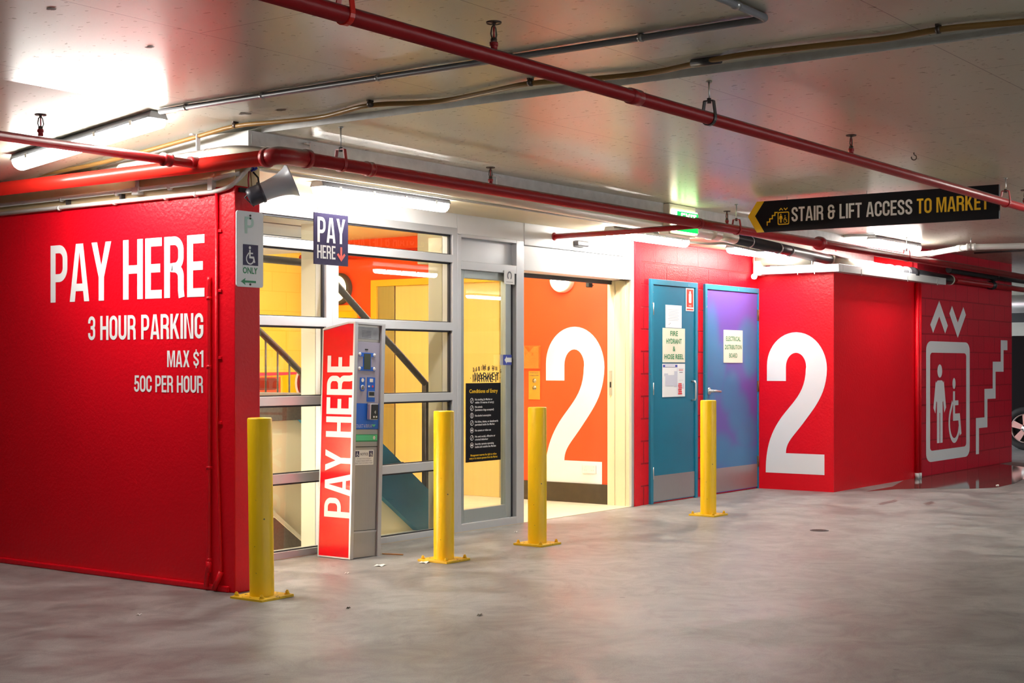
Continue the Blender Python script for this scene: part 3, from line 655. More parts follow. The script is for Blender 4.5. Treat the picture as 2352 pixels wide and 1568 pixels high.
# ------------------------------------------------------------------ service doors
def service_door(name, x0, x1, leaf_m, label, hinge_side):
    d = struct(root(name, (x0, 0.80, 0))); d['label'] = label
    fr = MB().box(x0, x0 + 0.045, 0.775, 0.85, 0, 2.025, 0.003).box(x1 - 0.045, x1, 0.775, 0.85, 0, 2.025, 0.003).box(x0 + 0.04, x1 - 0.04, 0.775, 0.85, 1.975, 2.025, 0.003)
    fr.build('door_frame', 'door_frame_teal', d)
    B(x0 + 0.045, x1 - 0.045, 0.787, 0.83, 0.012, 1.972, 0.002).build('door_leaf', leaf_m, d)
    B(x0 + 0.05, x1 - 0.05, 0.7845, 0.788, 0.02, 0.25).build('kick_plate', 'kick_steel', d)
    hx = x0 + 0.042 if hinge_side == 'l' else x1 - 0.042
    for z in (0.22, 0.98, 1.70):
        MB().box(hx - 0.012, hx + 0.014, 0.777, 0.79, z, z + 0.11, 0.002).cyl((hx, 0.776, z), (hx, 0.776, z + 0.11), 0.007, 10).build('hinge', 'zinc' if hinge_side == 'l' else 'brown_panel', d)
    return d
d2 = service_door('door_2', 5.757, 6.624, 'door_teal', 'narrow teal metal door of the hydrant cupboard', 'l')
hb = MB().tube([(6.52, 0.785, 0.92)] + [(6.52, 0.75, 0.925), (6.52, 0.742, 0.94), (6.52, 0.742, 1.08), (6.52, 0.75, 1.095)] + [(6.52, 0.785, 1.10)], 0.009, 10)
hb.build('pull_handle', 'zinc', d2)
d3 = service_door('door_3', 6.769, 7.93, 'door_spray', 'wide door sprayed purple with a ghost of a teal 2', 'r')
MB().lathe((6.86, 0.787, 1.0), (0, -1, 0), [(0.034, 0), (0.034, 0.008), (0.02, 0.012), (0.013, 0.014), (0.013, 0.05), (0, 0.05)]).tube([(6.86, 0.742, 1.0), (6.90, 0.735, 1.0), (7.0, 0.735, 0.995)], 0.012, 10).build('lever_handle', 'zinc', d3)

# ================================================================== SIGNS AND NOTICES
def plate(name, x0, x1, y, z0, z1, m, label, cat, th=0.004, r=0.0):
    o = root(name, ((x0 + x1) / 2, y, z0), label, cat)
    b = MB()
    if r: b.prism(rrect(x0, x1, z0, z1, r), (0, y, 0), X, Z, (0, th, 0))
    else: b.box(x0, x1, y, y + th, z0, z1)
    b.build('panel', m, o); return o
def pr(o, name, fn, m=None):
    mb = MB(); fn(mb); return mb.build(name, m, o)
E_ = 0.0012
# parking sign on the column
s = plate('parking_sign', -0.005, 0.197, -0.012, 1.68, 2.098, 'sign_white', 'narrow aluminium disabled parking sign reading P and ONLY on the red column', 'sign', 0.006, 0.015)
y = -0.012 - E_
pr(s, 'letter', lambda b: caps(b, 'P', (0.055, y, 1.975), X, Z, 0.092, 0.068), 'green_faint')
pr(s, 'symbol_panel', lambda b: b.poly(rect(0, 0.115, 0, 0.115), (0.042, y, 1.80), X, Z), 'sign_navy')
pr(s, 'wheelchair_symbol', lambda b: wheelchair(b, (0.050, y - E_, 1.806), X, Z, 0.098, 0.102), 'sign_white')
pr(s, 'lettering', lambda b: small(b, 'ONLY', (0.041, y, 1.755), X, Z, 0.036, 0.112, 'l', 0.02), 'green')
pr(s, 'arrow', lambda b: [b.poly(rect(0.055, 0.14, 1.704, 1.716), (0, y, 0), X, Z), b.poly([(0.028, 1.71), (0.062, 1.69), (0.055, 1.71), (0.062, 1.73)], (0, y, 0), X, Z)], 'green')
for z in (1.695, 2.075, 2.06): pr(s, 'bolt', lambda b: b.lathe((0.097, -0.012, z), (0, -1, 0), [(0.006, 0), (0.006, 0.004), (0, 0.005)], 10), 'dark_steel')
# hanging PAY HERE sign
y = 0.30
s = plate('hanging_sign', 0.929, 1.236, y, 1.868, 2.185, 'sign_navy', 'small dark square PAY HERE sign with pink arrow hanging above the pay machine', 'sign', 0.006)
y -= E_
pr(s, 'lettering', lambda b: caps(b, 'PAY', (0.958, y, 2.005), X, Z, 0.155, 0.25), 'lettering')
pr(s, 'lettering', lambda b: caps(b, 'HERE', (0.956, y, 1.905), X, Z, 0.083, 0.163), 'lettering')
pr(s, 'arrow', lambda b: [b.poly(p, (1.172, y, 1.902), X, Z) for p in ribbon([(0, 0.083), (0, 0.012)], 0.017) + ribbon([(-0.033, 0.04), (0, 0.005), (0.033, 0.04)], 0.017)], 'pink_arrow')
for x in (0.96, 1.205): pr(s, 'hanging_wire', lambda b: b.tube([(x, 0.302, 2.18), (x, 0.29, 2.30)], 0.0015, 6), 'dark_steel')
# STAIR & LIFT direction sign hanging from the slab
sx_ = 4.80; y0, y1, z0, z1 = -0.673, -2.636, 2.285, 2.527; zm = 2.425
s = root('direction_sign', (sx_, (y0 + y1) / 2, z0), 'long black arrow sign reading STAIR & LIFT ACCESS TO MARKET under the slab', 'sign')
L_ = y0 - y1; hz = z1 - z0
pr(s, 'board', lambda b: b.prism([(0, zm - z0 - 0.01), (0.077, hz), (L_, hz), (L_, 0), (0.077, 0)], (sx_, y0, z0), nY, Z, (0.03, 0, 0)), 'sign_black')
xs = sx_ - E_
pr(s, 'chevron', lambda b: b.poly([(0, zm - z0 - 0.01), (0.077, hz), (0.142, hz), (0.062, zm - z0 - 0.01), (0.142, 0), (0.077, 0)], (xs, y0, z0), nY, Z), 'sign_yellow')
def dicons(b):
    o = Vector((xs, y0 - 0.166, z0 + 0.05))
    for q in ribbon([(0.0, 0.0), (0.0, 0.028), (0.022, 0.028), (0.022, 0.052), (0.044, 0.052), (0.044, 0.076), (0.066, 0.076), (0.066, 0.098), (0.09, 0.098)], 0.009): b.poly(q, o, nY, Z)
    o = Vector((xs, y0 - 0.255, z0 + 0.05)); b.poly(rrect(0, 0.098, 0, 0.1, 0.012), o, nY, Z, holes=[rrect(0.008, 0.09, 0.008, 0.092, 0.008)])
    man(b, o + nY * 0.010 + Z * 0.014, nY, Z, 0.034, 0.072); wheelchair(b, o + nY * 0.042 + Z * 0.014, nY, Z, 0.046, 0.06)
    for q in ribbon([(0, 0), (0.015, 0.015), (0.03, 0)], 0.007): b.poly(q, o + nY * 0.014 + Z * 0.112, nY, Z); b.poly([(x, 0.017 - yy) for x, yy in q], o + nY * 0.053 + Z * 0.112, nY, Z)
pr(s, 'symbols', dicons, 'sign_yellow')
pr(s, 'lettering', lambda b: caps(b, 'STAIR & LIFT ACCESS', (xs, -1.045, 2.354), nY, Z, 0.111, 0.96), 'lettering')
pr(s, 'lettering', lambda b: caps(b, 'TO MARKET', (xs, -2.039, 2.355), nY, Z, 0.109, 0.526), 'sign_yellow')
for yy in (-1.0, -1.65, -2.3): pr(s, 'fixing_bracket', lambda b: b.cyl((sx_ + 0.015, yy, z1 - 0.01), (sx_ + 0.015, yy, CL), 0.003, 8), 'zinc')
# exit sign box
s = root('exit_sign', (5.0, 0.02, 2.35), 'lit green exit box sign under the slab behind the red pipe', 'exit sign')
y = -0.055
ga, gb = SY(1556, 484, y - 0.018), SY(1603.5, 537, y - 0.018)
pr(s, 'housing', lambda b: b.box(ga.x - 0.10, gb.x - 0.01, y, y + 0.10, gb.z - 0.03, CL - 0.002, 0.006), 'pvc')
pr(s, 'diffuser', lambda b: b.box(ga.x - 0.07, gb.x, y - 0.012, y - 0.001, gb.z - 0.012, ga.z + 0.012, 0.003), 'exit_glow')
pr(s, 'legend_plate', lambda b: b.box(ga.x, gb.x, y - 0.018, y - 0.013, gb.z, ga.z, 0.002), 'exit_green')
pr(s, 'lettering', lambda b: caps(b, 'EXIT', (ga.x + 0.06, y - 0.0195, gb.z + 0.055), X, Z, 0.095, 0.25), 'exit_glow')
# notices on the hydrant door
y = 0.783
s = plate('notice_sheet', 6.03, 6.325, y, 1.592, 1.80, 'paper', 'white typed paper sheet taped on the teal door above the hydrant sign', 'notice', 0.002)
pr(s, 'print', lambda b: [b.poly(rect(0.04 + 0.01 * (i % 3), 0.25 - 0.02 * (i % 2), 0.165 - i * 0.014, 0.168 - i * 0.014), (6.03, y - E_, 1.592), X, Z) for i in range(8)] + [b.poly(disc(0.06 + 0.02 * i, 0.03 + 0.01 * (i % 2), 0.007), (6.03, y - E_, 1.592), X, Z) for i in range(2)], 'print_grey')
s = plate('hydrant_sign', 5.98, 6.389, y, 1.274, 1.588, 'sign_cream', 'cream sign reading FIRE HYDRANT & HOSE REEL on the teal door', 'sign', 0.004)
for t, z, w in (('FIRE', 1.518, 0.14), ('HYDRANT', 1.447, 0.285), ('&', 1.378, 0.045), ('HOSE REEL', 1.305, 0.35)): pr(s, 'lettering', lambda b: small(b, t, (6.184, y - E_, z), X, Z, 0.046, w, 'c', 0.02), 'green')
s = plate('evacuation_plan', 5.972, 6.389, y, 0.958, 1.262, 'paper', 'laminated evacuation floor plan sheet under the hydrant sign on the teal door', 'notice', 0.002)
def plan(b):
    o = (5.972, y - E_, 0.958); P = lambda m, *r: (b.use(m), b.poly(rect(*r), o, X, Z))
    P('print_blue', 0.01, 0.27, 0.272, 0.294); b.use('paper'); b.poly(rect(0.045, 0.23, 0.276, 0.29), (5.972, y - 2 * E_, 0.958), X, Z)
    P('print_plan', 0.05, 0.25, 0.10, 0.20); P('print_plan', 0.03, 0.10, 0.19, 0.215); P('print_plan', 0.215, 0.265, 0.09, 0.235)
    P('print_blue', 0.27, 0.272, 0.01, 0.294); P('print_grey', 0.29, 0.39, 0.258, 0.261); P('print_red', 0.30, 0.38, 0.244, 0.249); P('print_dark', 0.31, 0.37, 0.222, 0.227)
    for i in range(6): P('print_red', 0.285 + 0.006 * (i % 2), 0.36 - 0.004 * (i % 3), 0.02 + i * 0.018, 0.033 + i * 0.018)
    P('print_plan', 0.368, 0.395, 0.07, 0.12); P('print_grey', 0.30, 0.38, 0.15, 0.152)
pr(s, 'print', plan)
s = plate('extinguisher_sign', 6.408, 6.556, y, 1.755, 1.968, 'paper', 'red and white fire extinguisher sign near the top corner of the teal door', 'sign', 0.003)
pr(s, 'red_field', lambda b: [b.poly(rect(0.01, 0.138, 0.035, 0.203), (6.408, y - E_, 1.755), X, Z), b.poly(rect(0.01, 0.138, 0.008, 0.022), (6.408, y - E_, 1.755), X, Z)], 'ext_red')
pr(s, 'extinguisher_symbol', lambda b: [b.poly(rrect(0.05, 0.098, 0.075, 0.165, 0.012), (6.408, y - 2 * E_, 1.755), X, Z), b.poly(rect(0.06, 0.088, 0.16, 0.185), (6.408, y - 2 * E_, 1.755), X, Z), small(b, 'FIRE', (6.482, y - 2 * E_, 1.797), X, Z, 0.016, 0.05, 'c')], 'paper')
s = plate('electrical_sign', 7.155, 7.552, y, 1.272, 1.593, 'sign_cream', 'cream sign reading ELECTRICAL DISTRIBUTION BOARD on the purple door', 'sign', 0.004)
for t, z, w in (('ELECTRICAL', 1.487, 0.31), ('DISTRIBUTION', 1.405, 0.355), ('BOARD', 1.323, 0.17)): pr(s, 'lettering', lambda b: small(b, t, (7.353, y - E_, z), X, Z, 0.045, w, 'c', 0.016), 'green')
# door glass stickers and poster
gy = FY + 0.0535
s = plate('conditions_poster', 3.15, 3.592, gy - 0.003, 0.512, 1.112, 'sign_black', 'black Conditions of Entry poster on the glass sliding door', 'poster', 0.003)
y = gy - 0.003 - E_
LINES = [['No smoking (in Market or', 'within 10 metres of entry)'], ['No animals', '(assistance dogs accepted)'], ['No alcohol consumption'], ['No bikes, skates, or skateboards', 'permitted inside the Market'], ['No camera or video use'], ['No anti social, offensive or', 'criminal behaviour'], ['Security cameras operating', 'inside and outside the Market']]
pr(s, 'heading', lambda b: small(b, 'Conditions of Entry', (3.371, y, 1.037), X, Z, 0.030, 0.36, 'c', 0.02), 'sign_yellow')
def cond(b):
    z = 0.992
    for k, ls in enumerate(LINES):
        for i, t in enumerate(ls): small(b, t, (3.262, y, z - 0.023 * i - 0.012 + (0.0 if len(ls) == 2 else -0.010)), X, Z, 0.0155, 0.0092 * len(t), 'l', 0.02)
        zc = z - 0.013
        b.poly(disc(3.222, zc, 0.021, 0.021), (0, y, 0), X, Z, holes=[disc(3.222, zc, 0.017, 0.017)])
        if k in (0, 1, 3, 5): b.poly(ribbon([(3.212, zc - 0.012), (3.232, zc + 0.012)], 0.005)[0], (0, y, 0), X, Z)
        elif k == 2: b.poly(rect(3.218, 3.226, zc - 0.013, zc + 0.013), (0, y, 0), X, Z)
        else: b.poly(rect(3.211, 3.233, zc - 0.007, zc + 0.007), (0, y, 0), X, Z)
        z -= 0.0565
pr(s, 'rules_text', cond, 'lettering')
pr(s, 'footer', lambda b: [small(b, 'Management reserves the right to refuse', (3.371, y, 0.556), X, Z, 0.016, 0.33, 'c', 0.02), small(b, 'entry or to remove persons from the Market.', (3.371, y, 0.533), X, Z, 0.016, 0.36, 'c', 0.02)], 'sign_yellow')
def logo(b):
    rng = random.Random(2)
    for i, ch in enumerate('DANDENONG'):
        t = i / 8; o = Vector((3.215 + 0.345 * t, gy - E_ - 0.0002 * i, 1.193 + 0.022 * math.sin(PI * t)))
        for k in range(3 if 0 < i < 8 else 1): caps(b, ch, o + X * rng.uniform(-0.016, 0.024) + Z * rng.uniform(-0.008, 0.008), X, Z, 0.030, 0.017)
    for i, ch in enumerate('MARKET'):
        t = i / 5
        for k in range(2): caps(b, ch, (3.235 + 0.275 * t + 0.022 * k, gy - E_ - 0.0004 * k, 1.118 + 0.014 * k), X, Z, 0.060, 0.040)
    for x in (3.208, 3.585): b.poly(disc(x, 1.15, 0.004), (0, gy - E_, 0), X, Z)
tag((lambda b: (logo(b), b.build('logo_decal', 'black'))[1])(MB()), 'black jumbled market logo lettering above the poster on the sliding door', 'decal')
s = plate('door_notice', 3.565, 3.70, FY - 0.005, 1.88, 1.985, 'paper', 'small white square sticker with a black horseshoe at the sliding door top', 'sticker', 0.004)
pr(s, 'horseshoe', lambda b: [b.poly(q, (3.632, FY - 0.005 - E_, 1.925), X, Z) for q in ribbon(arc(0, 0.02, 0.024, 0.03, -50, 230, 14), 0.012)] + [b.poly(rect(-0.045, 0.045, -0.030, -0.027), (3.632, FY - 0.005 - E_, 1.925), X, Z)], 'print_dark')
s = plate('arrow_sticker', 3.548, 3.695, FY + 0.022, 1.25, 1.33, 'print_grey', 'small blue and white left arrow sticker at the sliding door edge', 'sticker', 0.003)
pr(s, 'arrow', lambda b: [b.use('print_blue'), b.poly(rect(3.585, 3.695, 1.25, 1.33), (0, FY + 0.022 - E_, 0), X, Z), b.use('paper'), b.poly([(3.60, 1.29), (3.63, 1.32), (3.63, 1.308), (3.695, 1.308), (3.695, 1.272), (3.63, 1.272), (3.63, 1.26)], (0, FY + 0.022 - 2 * E_, 0), X, Z)])

# ================================================================== BOLLARDS
def bollard(loc, label, h=0.945, lean=0.0):
    o = root('bollard', loc, label, 'bollard', 'yellow bollards along the shopfront')
    x, y, z = loc
    MB().lathe((x, y, 0.012), Z, [(0.066, 0), (0.066, h - 0.006), (0.062, h), (0, h)], 36).build('post', 'bollard_yellow', o)
    B(x - 0.12, x + 0.12, y - 0.12, y + 0.12, 0, 0.014, 0.002).build('base_plate', 'bollard_plate', o)
    for sx in (-1, 1):
        for sy in (-1, 1):
            bx, by = x + sx * 0.095, y + sy * 0.095
            MB().cyl((bx, by, 0.014), (bx, by, 0.019), 0.015, 16).cyl((bx, by, 0.019), (bx, by, 0.031), 0.011, 6).cyl((bx, by, 0.031), (bx, by, 0.037), 0.006, 10).build('bolt', 'bollard_plate', o)
    return o
b1 = bollard((-0.02, -0.225, 0), 'yellow bollard in front of the red corner column', 0.955); b1.rotation_euler = (0.0, math.radians(-1.1), 0)
b1.location.z = 0.0
BL = [((1.717, -0.085, 0), 'yellow bollard right of the pay machine, before the glass'), ((2.756, -0.085, 0), 'yellow bollard in front of the open lobby doorway'), ((5.219, -0.095, 0), 'farthest yellow bollard, in front of the purple electrical door')]
bp0 = bollard(*BL[0])
for loc, lab in BL[1:]:
    c = copy_tree(bp0); c.location = loc; c['label'] = lab

# ================================================================== PAY MACHINE (local axes: x right, y back, z up)
pm = root('pay_machine', (1.38, 0.41, 0), 'tall red and silver parking pay machine between two bollards', 'pay machine')
Wm, Dm, Hm = 0.285, 0.285, 1.525
def P_(name, fn, m=None, par=None):
    mb = MB(); fn(mb); return mb.build(name, m, par or pm, local=True)
def mx(u, v):   # photo column on the front face
    xl = 818 - (v - 738) / 547 * 14.5; wd = 71 - (v - 738) / 547 * 0.5
    return (u - xl) / wd * Wm
def mz(v): return (1285 - v) / 547 * Hm
zt = Hm - 0.02
side = [(0.0, 0), (Dm, 0), (Dm, Hm - 0.05), (0.06, Hm), (0.0, Hm)]
P_('cabinet', lambda b: b.prism([(0.031, 0.0), (Dm - 0.02, 0), (Dm - 0.02, Hm - 0.06), (0.031, Hm - 0.02)], (0.008, 0, 0), Y, Z, (Wm - 0.016, 0, 0)), 'machine_silver')
P_('side_panel', lambda b: b.prism([(0.012, 0.008), (Dm - 0.008, 0.008), (Dm - 0.008, Hm - 0.055), (0.06, Hm - 0.012), (0.012, Hm - 0.012)], (-0.004, 0, 0), Y, Z, (0.014, 0, 0)), 'machine_red')
def trim(b):
    b.prism([(0.0005, 0), (0.014, 0), (0.014, Hm - 0.011), (0.0005, Hm - 0.011)], (-0.0057, 0, 0), Y, Z, (0.030, 0, 0))
    b.prism([(0.0005, 0), (0.05, 0), (0.05, Hm - 0.011), (0.0005, Hm - 0.011)], (Wm - 0.0283, 0, 0), Y, Z, (0.034, 0, 0))
    b.prism([(0, Hm - 0.012), (0.062, Hm - 0.012), (Dm, Hm - 0.052), (Dm, Hm - 0.04), (0.062, Hm), (0, Hm)], (-0.006, 0, 0), Y, Z, (Wm + 0.012, 0, 0))
    b.prism([(Dm - 0.009, 0), (Dm, 0), (Dm, Hm - 0.05), (Dm - 0.009, Hm - 0.051)], (-0.0058, 0, 0), Y, Z, (0.02, 0, 0))
    b.box(-0.0055, 0.004, 0.0, Dm, 0, 0.009)
P_('edge_frame', trim, 'machine_silver')
xa, xb = 0.026, Wm - 0.030
fz = 0.012
P_('display_window', lambda b: [b.use('machine_steel'), b.box(xa, xb, 0.02, 0.03, mz(782), Hm - 0.012), b.use('pvc_silver'), b.box(xa + 0.008, xb - 0.012, 0.014, 0.021, mz(776), mz(748))])
P_('display_text', lambda b: [b.poly(rect(0.075, 0.165, mz(757 + 3.4 * i) - 0.003, mz(757 + 3.4 * i)), (0, 0.0125, 0), X, Z) for i in range(5)], 'print_dark')
P_('fascia', lambda b: b.box(xa, xb, fz, 0.03, mz(926), mz(783), 0.001), 'machine_fascia')
P_('sensor_slot', lambda b: b.box(mx(843, 801), mx(850, 801), fz - 0.002, fz, mz(802), mz(799)), 'black')
yf = fz - E_
def blue1(b):
    b.box(mx(838, 826), mx(857, 826), fz - 0.003, fz, mz(850), mz(808))
    for v in (812, 845): b.box(mx(828, v), mx(867, v), fz - 0.0028, fz, mz(v + 5), mz(v - 4))
ds = P_('control_panel', blue1, 'machine_blue')
P_('lcd_screen', lambda b: b.box(mx(839.5, 826), mx(855, 826), fz - 0.006, fz - 0.003, mz(847), mz(810)), 'lcd', ds)
for u, v in ((829.5, 812), (864.5, 812.5), (828.5, 845), (864, 845)):
    P_('push_button', lambda b: b.lathe((mx(u, v), fz - 0.002, mz(v)), (0, -1, 0), [(0.0115, 0), (0.0115, 0.004), (0.009, 0.006), (0, 0.0062)], 16), 'plastic_white', ds)
cp = P_('coin_panel', lambda b: b.prism([(mx(830, 880), mz(866)), (mx(842, 880), mz(866)), (mx(842, 880), mz(893)), (mx(839, 880), mz(898)), (mx(833, 880), mz(898)), (mx(830, 880), mz(893))], (0, fz - 0.003, 0), X, Z, (0, 0.003, 0)), 'machine_blue')
P_('coin_slot', lambda b: [b.use('machine_silver'), b.lathe((mx(835.5, 889), fz - 0.003, mz(889)), (0, -1, 0), [(0.016, 0), (0.016, 0.004), (0, 0.004)]), b.use('black'), b.box(mx(834.5, 889), mx(836.5, 889), fz - 0.008, fz - 0.006, mz(893), mz(885))], None, cp)
P_('coin_symbol', lambda b: b.poly(disc(mx(836, 872), mz(872), 0.013), (0, fz - 0.0042, 0), X, Z), 'plastic_white', cp)
kp = P_('card_panel', lambda b: b.box(mx(847, 890), mx(866, 890), fz - 0.003, fz, mz(922), mz(865)), 'machine_blue')
P_('card_slot', lambda b: [b.use('machine_silver'), b.box(mx(848.5, 905), mx(863.5, 905), fz - 0.009, fz - 0.003, mz(911.5), mz(897.5)), b.use('black'), b.box(mx(850, 905), mx(862, 905), fz - 0.011, fz - 0.008, mz(908), mz(899))], None, kp)
P_('card_symbol', lambda b: [b.use('plastic_white'), b.poly(rect(mx(853, 872), mx(861, 872), mz(876), mz(868)), (0, fz - 0.0042, 0), X, Z), b.poly(rect(mx(849, 886), mx(853.5, 886), mz(888), mz(884)), (0, fz - 0.0042, 0), X, Z), b.use('ext_red'), b.poly(disc(mx(860, 886), mz(886), 0.009, 0.007), (0, fz - 0.0042, 0), X, Z)], None, kp)
bl = P_('blue_panel', lambda b: b.box(xa, xb, fz, 0.03, mz(986), mz(926), 0.001), 'machine_blue')
cr = P_('card_reader', lambda b: [b.use('machine_silver'), b.box(mx(846.5, 945), mx(866.5, 945), fz - 0.03, fz, mz(964), mz(926), 0.006), b.use('black'), b.box(mx(849, 945), mx(865.5, 945), fz - 0.033, fz - 0.029, mz(962), mz(928), 0.003)], None, bl)
P_('reader_symbols', lambda b: [b.poly(q, (mx(857, 945), fz - 0.0345, mz(946)), X, Z) for k in range(3) for q in ribbon(arc(-0.008, 0, 0.005 + 0.005 * k, 0.005 + 0.005 * k, -45, 45, 6), 0.002)] + [b.poly(rect(mx(852.5, 957), mx(856, 957), mz(959), mz(955)), (0, fz - 0.0345, 0), X, Z), b.poly(rect(mx(858.5, 957), mx(862, 957), mz(959), mz(955)), (0, fz - 0.0345, 0), X, Z)], 'plastic_white', cr)
P_('lettering', lambda b: small(b, 'COLLECT & DISPLAY', (xa + 0.004, yf, mz(982)), X, Z, 0.022, 0.165), 'print_plan', bl)
P_('arrow', lambda b: b.poly([(mx(858, 977), mz(975)), (mx(868, 977), mz(975)), (mx(863, 977), mz(981.5))], (0, yf, 0), X, Z), 'green_light', bl)
tr = P_('ticket_tray', lambda b: [b.use('machine_steel'), b.box(xa, xb, fz + 0.002, 0.03, mz(1026), mz(987)), b.use('green'), b.box(xa, xb - 0.012, fz - 0.004, fz + 0.002, mz(1015), mz(998), 0.001)])
P_('tray_flap', lambda b: b.box(xa + 0.006, xb - 0.018, fz - 0.007, fz - 0.003, mz(1012.5), mz(1000), 0.001), 'green_light', tr)
P_('tray_symbol', lambda b: b.poly(disc(mx(862, 1005), mz(1006), 0.011, 0.012), (0, fz - 0.0082, 0), X, Z), 'plastic_white', tr)
dp = P_('access_door', lambda b: [b.use('machine_steel'), b.box(xa + 0.002, xb - 0.004, fz + 0.002, 0.03, mz(1221), mz(1028), 0.001), b.use('black'), b.box(xa, xb, fz + 0.006, 0.028, mz(1222), mz(1026))])
P_('lower_panel', lambda b: [b.use('machine_steel'), b.box(xa, xb, fz, 0.03, 0.006, mz(1224), 0.001), b.use('machine_silver'), b.box(xa, xb, fz - 0.005, fz, mz(1226), mz(1222))])
nt = P_('notice_sticker', lambda b: b.box(mx(816.5, 1050), mx(862.5, 1050), fz, fz + 0.003, mz(1069), mz(1034)), 'paper', dp)
nx0, nz0 = mx(816.5, 1050), mz(1069)
P_('notice_print', lambda b: [b.use('sign_navy'), b.poly(rect(0.008, 0.045, 0.052, 0.09), (nx0, yf, nz0), X, Z), b.poly(rect(0.14, 0.177, 0.052, 0.09), (nx0, yf, nz0), X, Z), b.use('paper'), wheelchair(b, Vector((nx0 + 0.011, yf - E_, nz0 + 0.055)), X, Z, 0.032, 0.032), wheelchair(b, Vector((nx0 + 0.143, yf - E_, nz0 + 0.055)), X, Z, 0.032, 0.032), b.use('print_dark'), small(b, 'NOTICE', Vector((nx0 + 0.0925, yf, nz0 + 0.062)), X, Z, 0.017, 0.075, 'c', 0.02)] +
   [small(b, t, Vector((nx0 + 0.0925, yf, nz0 + zz)), X, Z, 0.0085, ww, 'c') for t, zz, ww in (('MOTORISTS WITH CATEGORY 1', 0.036, 0.14), ('DISABLED PARKING PERMITS ARE', 0.022, 0.15), ('EXEMPT FROM PURCHASING A TICKET', 0.008, 0.165))], None, nt)
# PAY HERE up the red side
P_('lettering', lambda b: caps(b, 'PAY HERE', (-0.0055, 0.010, 0.262), Z, Y, 0.225, 1.045), 'machine_lettering')
pm.rotation_euler = (0, math.radians(1.9), 0); pm.location.z = 0.0045

# ================================================================== SPEAKER on the column
ax = (RT * 0.90 + FW * 0.14 + UP * 0.40).normalized()
hp = SY(592, 446, -0.135)
sp = root('horn_speaker', (0.09, -0.0, 2.10), 'grey horn loudspeaker bracketed to the top of the red column', 'loudspeaker')
MB().lathe(hp - ax * 0.055, ax, [(0, 0), (0.040, 0), (0.050, 0.012), (0.052, 0.03), (0.052, 0.07), (0.057, 0.072), (0.057, 0.085), (0.052, 0.088)], 32).build('driver', 'horn_dark', sp)
MB().lathe(hp + ax * 0.032, ax, [(0.051, 0), (0.052, 0.03), (0.056, 0.07), (0.064, 0.11), (0.077, 0.145), (0.094, 0.172), (0.097, 0.174), (0.092, 0.166), (0.070, 0.135), (0.048, 0.07), (0.0, 0.05)], 40).build('horn', 'horn_grey', sp)
brk = MB().box(0.02, 0.16, -0.012, 0.0, 2.20, 2.225)
brk.tube([(0.10, 0.0, 2.215), (0.10, -0.07, 2.215), hp + Z * 0.058], 0.009, 8).tube([hp + Z * 0.058, hp - ax * 0.075 + Z * 0.01, hp - Z * 0.058 - ax * 0.02], 0.004, 8)
brk.build('bracket', 'dark_steel', sp)
def wires(b):
    for m, pts, r in (('wire_red', [(0.095, -0.006, 2.32), (0.075, -0.02, 2.27), (0.07, -0.03, 2.21), (0.05, -0.06, 2.14)], 0.004), ('black', [(0.125, -0.006, 2.32), (0.15, -0.02, 2.29), (0.155, -0.025, 2.24), (0.14, -0.02, 2.20)], 0.005), ('cable', [(0.105, -0.006, 2.32), (0.10, -0.02, 2.26), (0.10, -0.03, 2.20)], 0.003)):
        b.use(m); b.tube(pts, r, 8)
    b.use('wire_blue')
    for dx, dz in ((0, 0), (0.02, 0.008), (-0.012, 0.012), (0.008, 0.02)): b.cyl((0.105 + dx, -0.012, 2.322 + dz), (0.112 + dx, -0.03, 2.335 + dz), 0.007, 8)
MBw = MB(); wires(MBw); MBw.build('wiring', None, sp)

# ================================================================== PIPES
def bend(pts, rad, n=5):
    """round the corners of a polyline"""
    pts = [Vector(p) for p in pts]; out = [pts[0]]
    for a, b, c in zip(pts, pts[1:], pts[2:]):
        d1 = (a - b).normalized(); d2 = (c - b).normalized(); r = min(rad, (a - b).length * 0.45, (c - b).length * 0.45)
        p, q = b + d1 * r, b + d2 * r
        for i in range(n + 1):
            t = i / n; out.append(p * (1 - t) ** 2 + b * 2 * t * (1 - t) + q * t * t)
    out.append(pts[-1]); return out
def sprinkler(p, parent, d=Z):
    """upright head on a short red nipple"""
    p = Vector(p)
    n_ = MB().cyl(p, p + Z * 0.035, 0.013, 12).cyl(p + Z * 0.018, p + Z * 0.032, 0.017, 6).build('nipple', 'pipe_red', parent)
    b = MB(); q = p + Z * 0.035
    b.lathe(q, Z, [(0.012, 0), (0.012, 0.010), (0.007, 0.014), (0, 0.014)], 12)
    for s in (-1, 1): b.tube([q + X * s * 0.010 + Z * 0.008, q + X * s * 0.017 + Z * 0.025, q + X * s * 0.012 + Z * 0.05, q + Z * 0.062], 0.003, 6)
    b.lathe(q + Z * 0.06, Z, [(0.006, 0), (0.008, 0.006), (0.026, 0.009), (0.028, 0.006), (0.029, 0.012), (0, 0.014)], 20)
    b.build('sprinkler_head', 'brass_dark', n_)
    MB().cyl(q + Z * 0.012, q + Z * 0.058, 0.0035, 8).build('glass_bulb', 'pipe_red', n_)
def sleeve(name, p, d, r, ln, m, parent, flange=False):
    d = Vector(d).normalized(); p = Vector(p)
    prof = [(0, 0), (r, 0), (r, ln * 0.2), (r * 0.93, ln * 0.25), (r * 0.93, ln * 0.75), (r, ln * 0.8), (r, ln), (0, ln)] if not flange else [(0, 0), (r, 0.0), (r, ln), (0, ln)]
    return MB().lathe(p - d * ln / 2, d, prof, 20).build(name, m, parent)
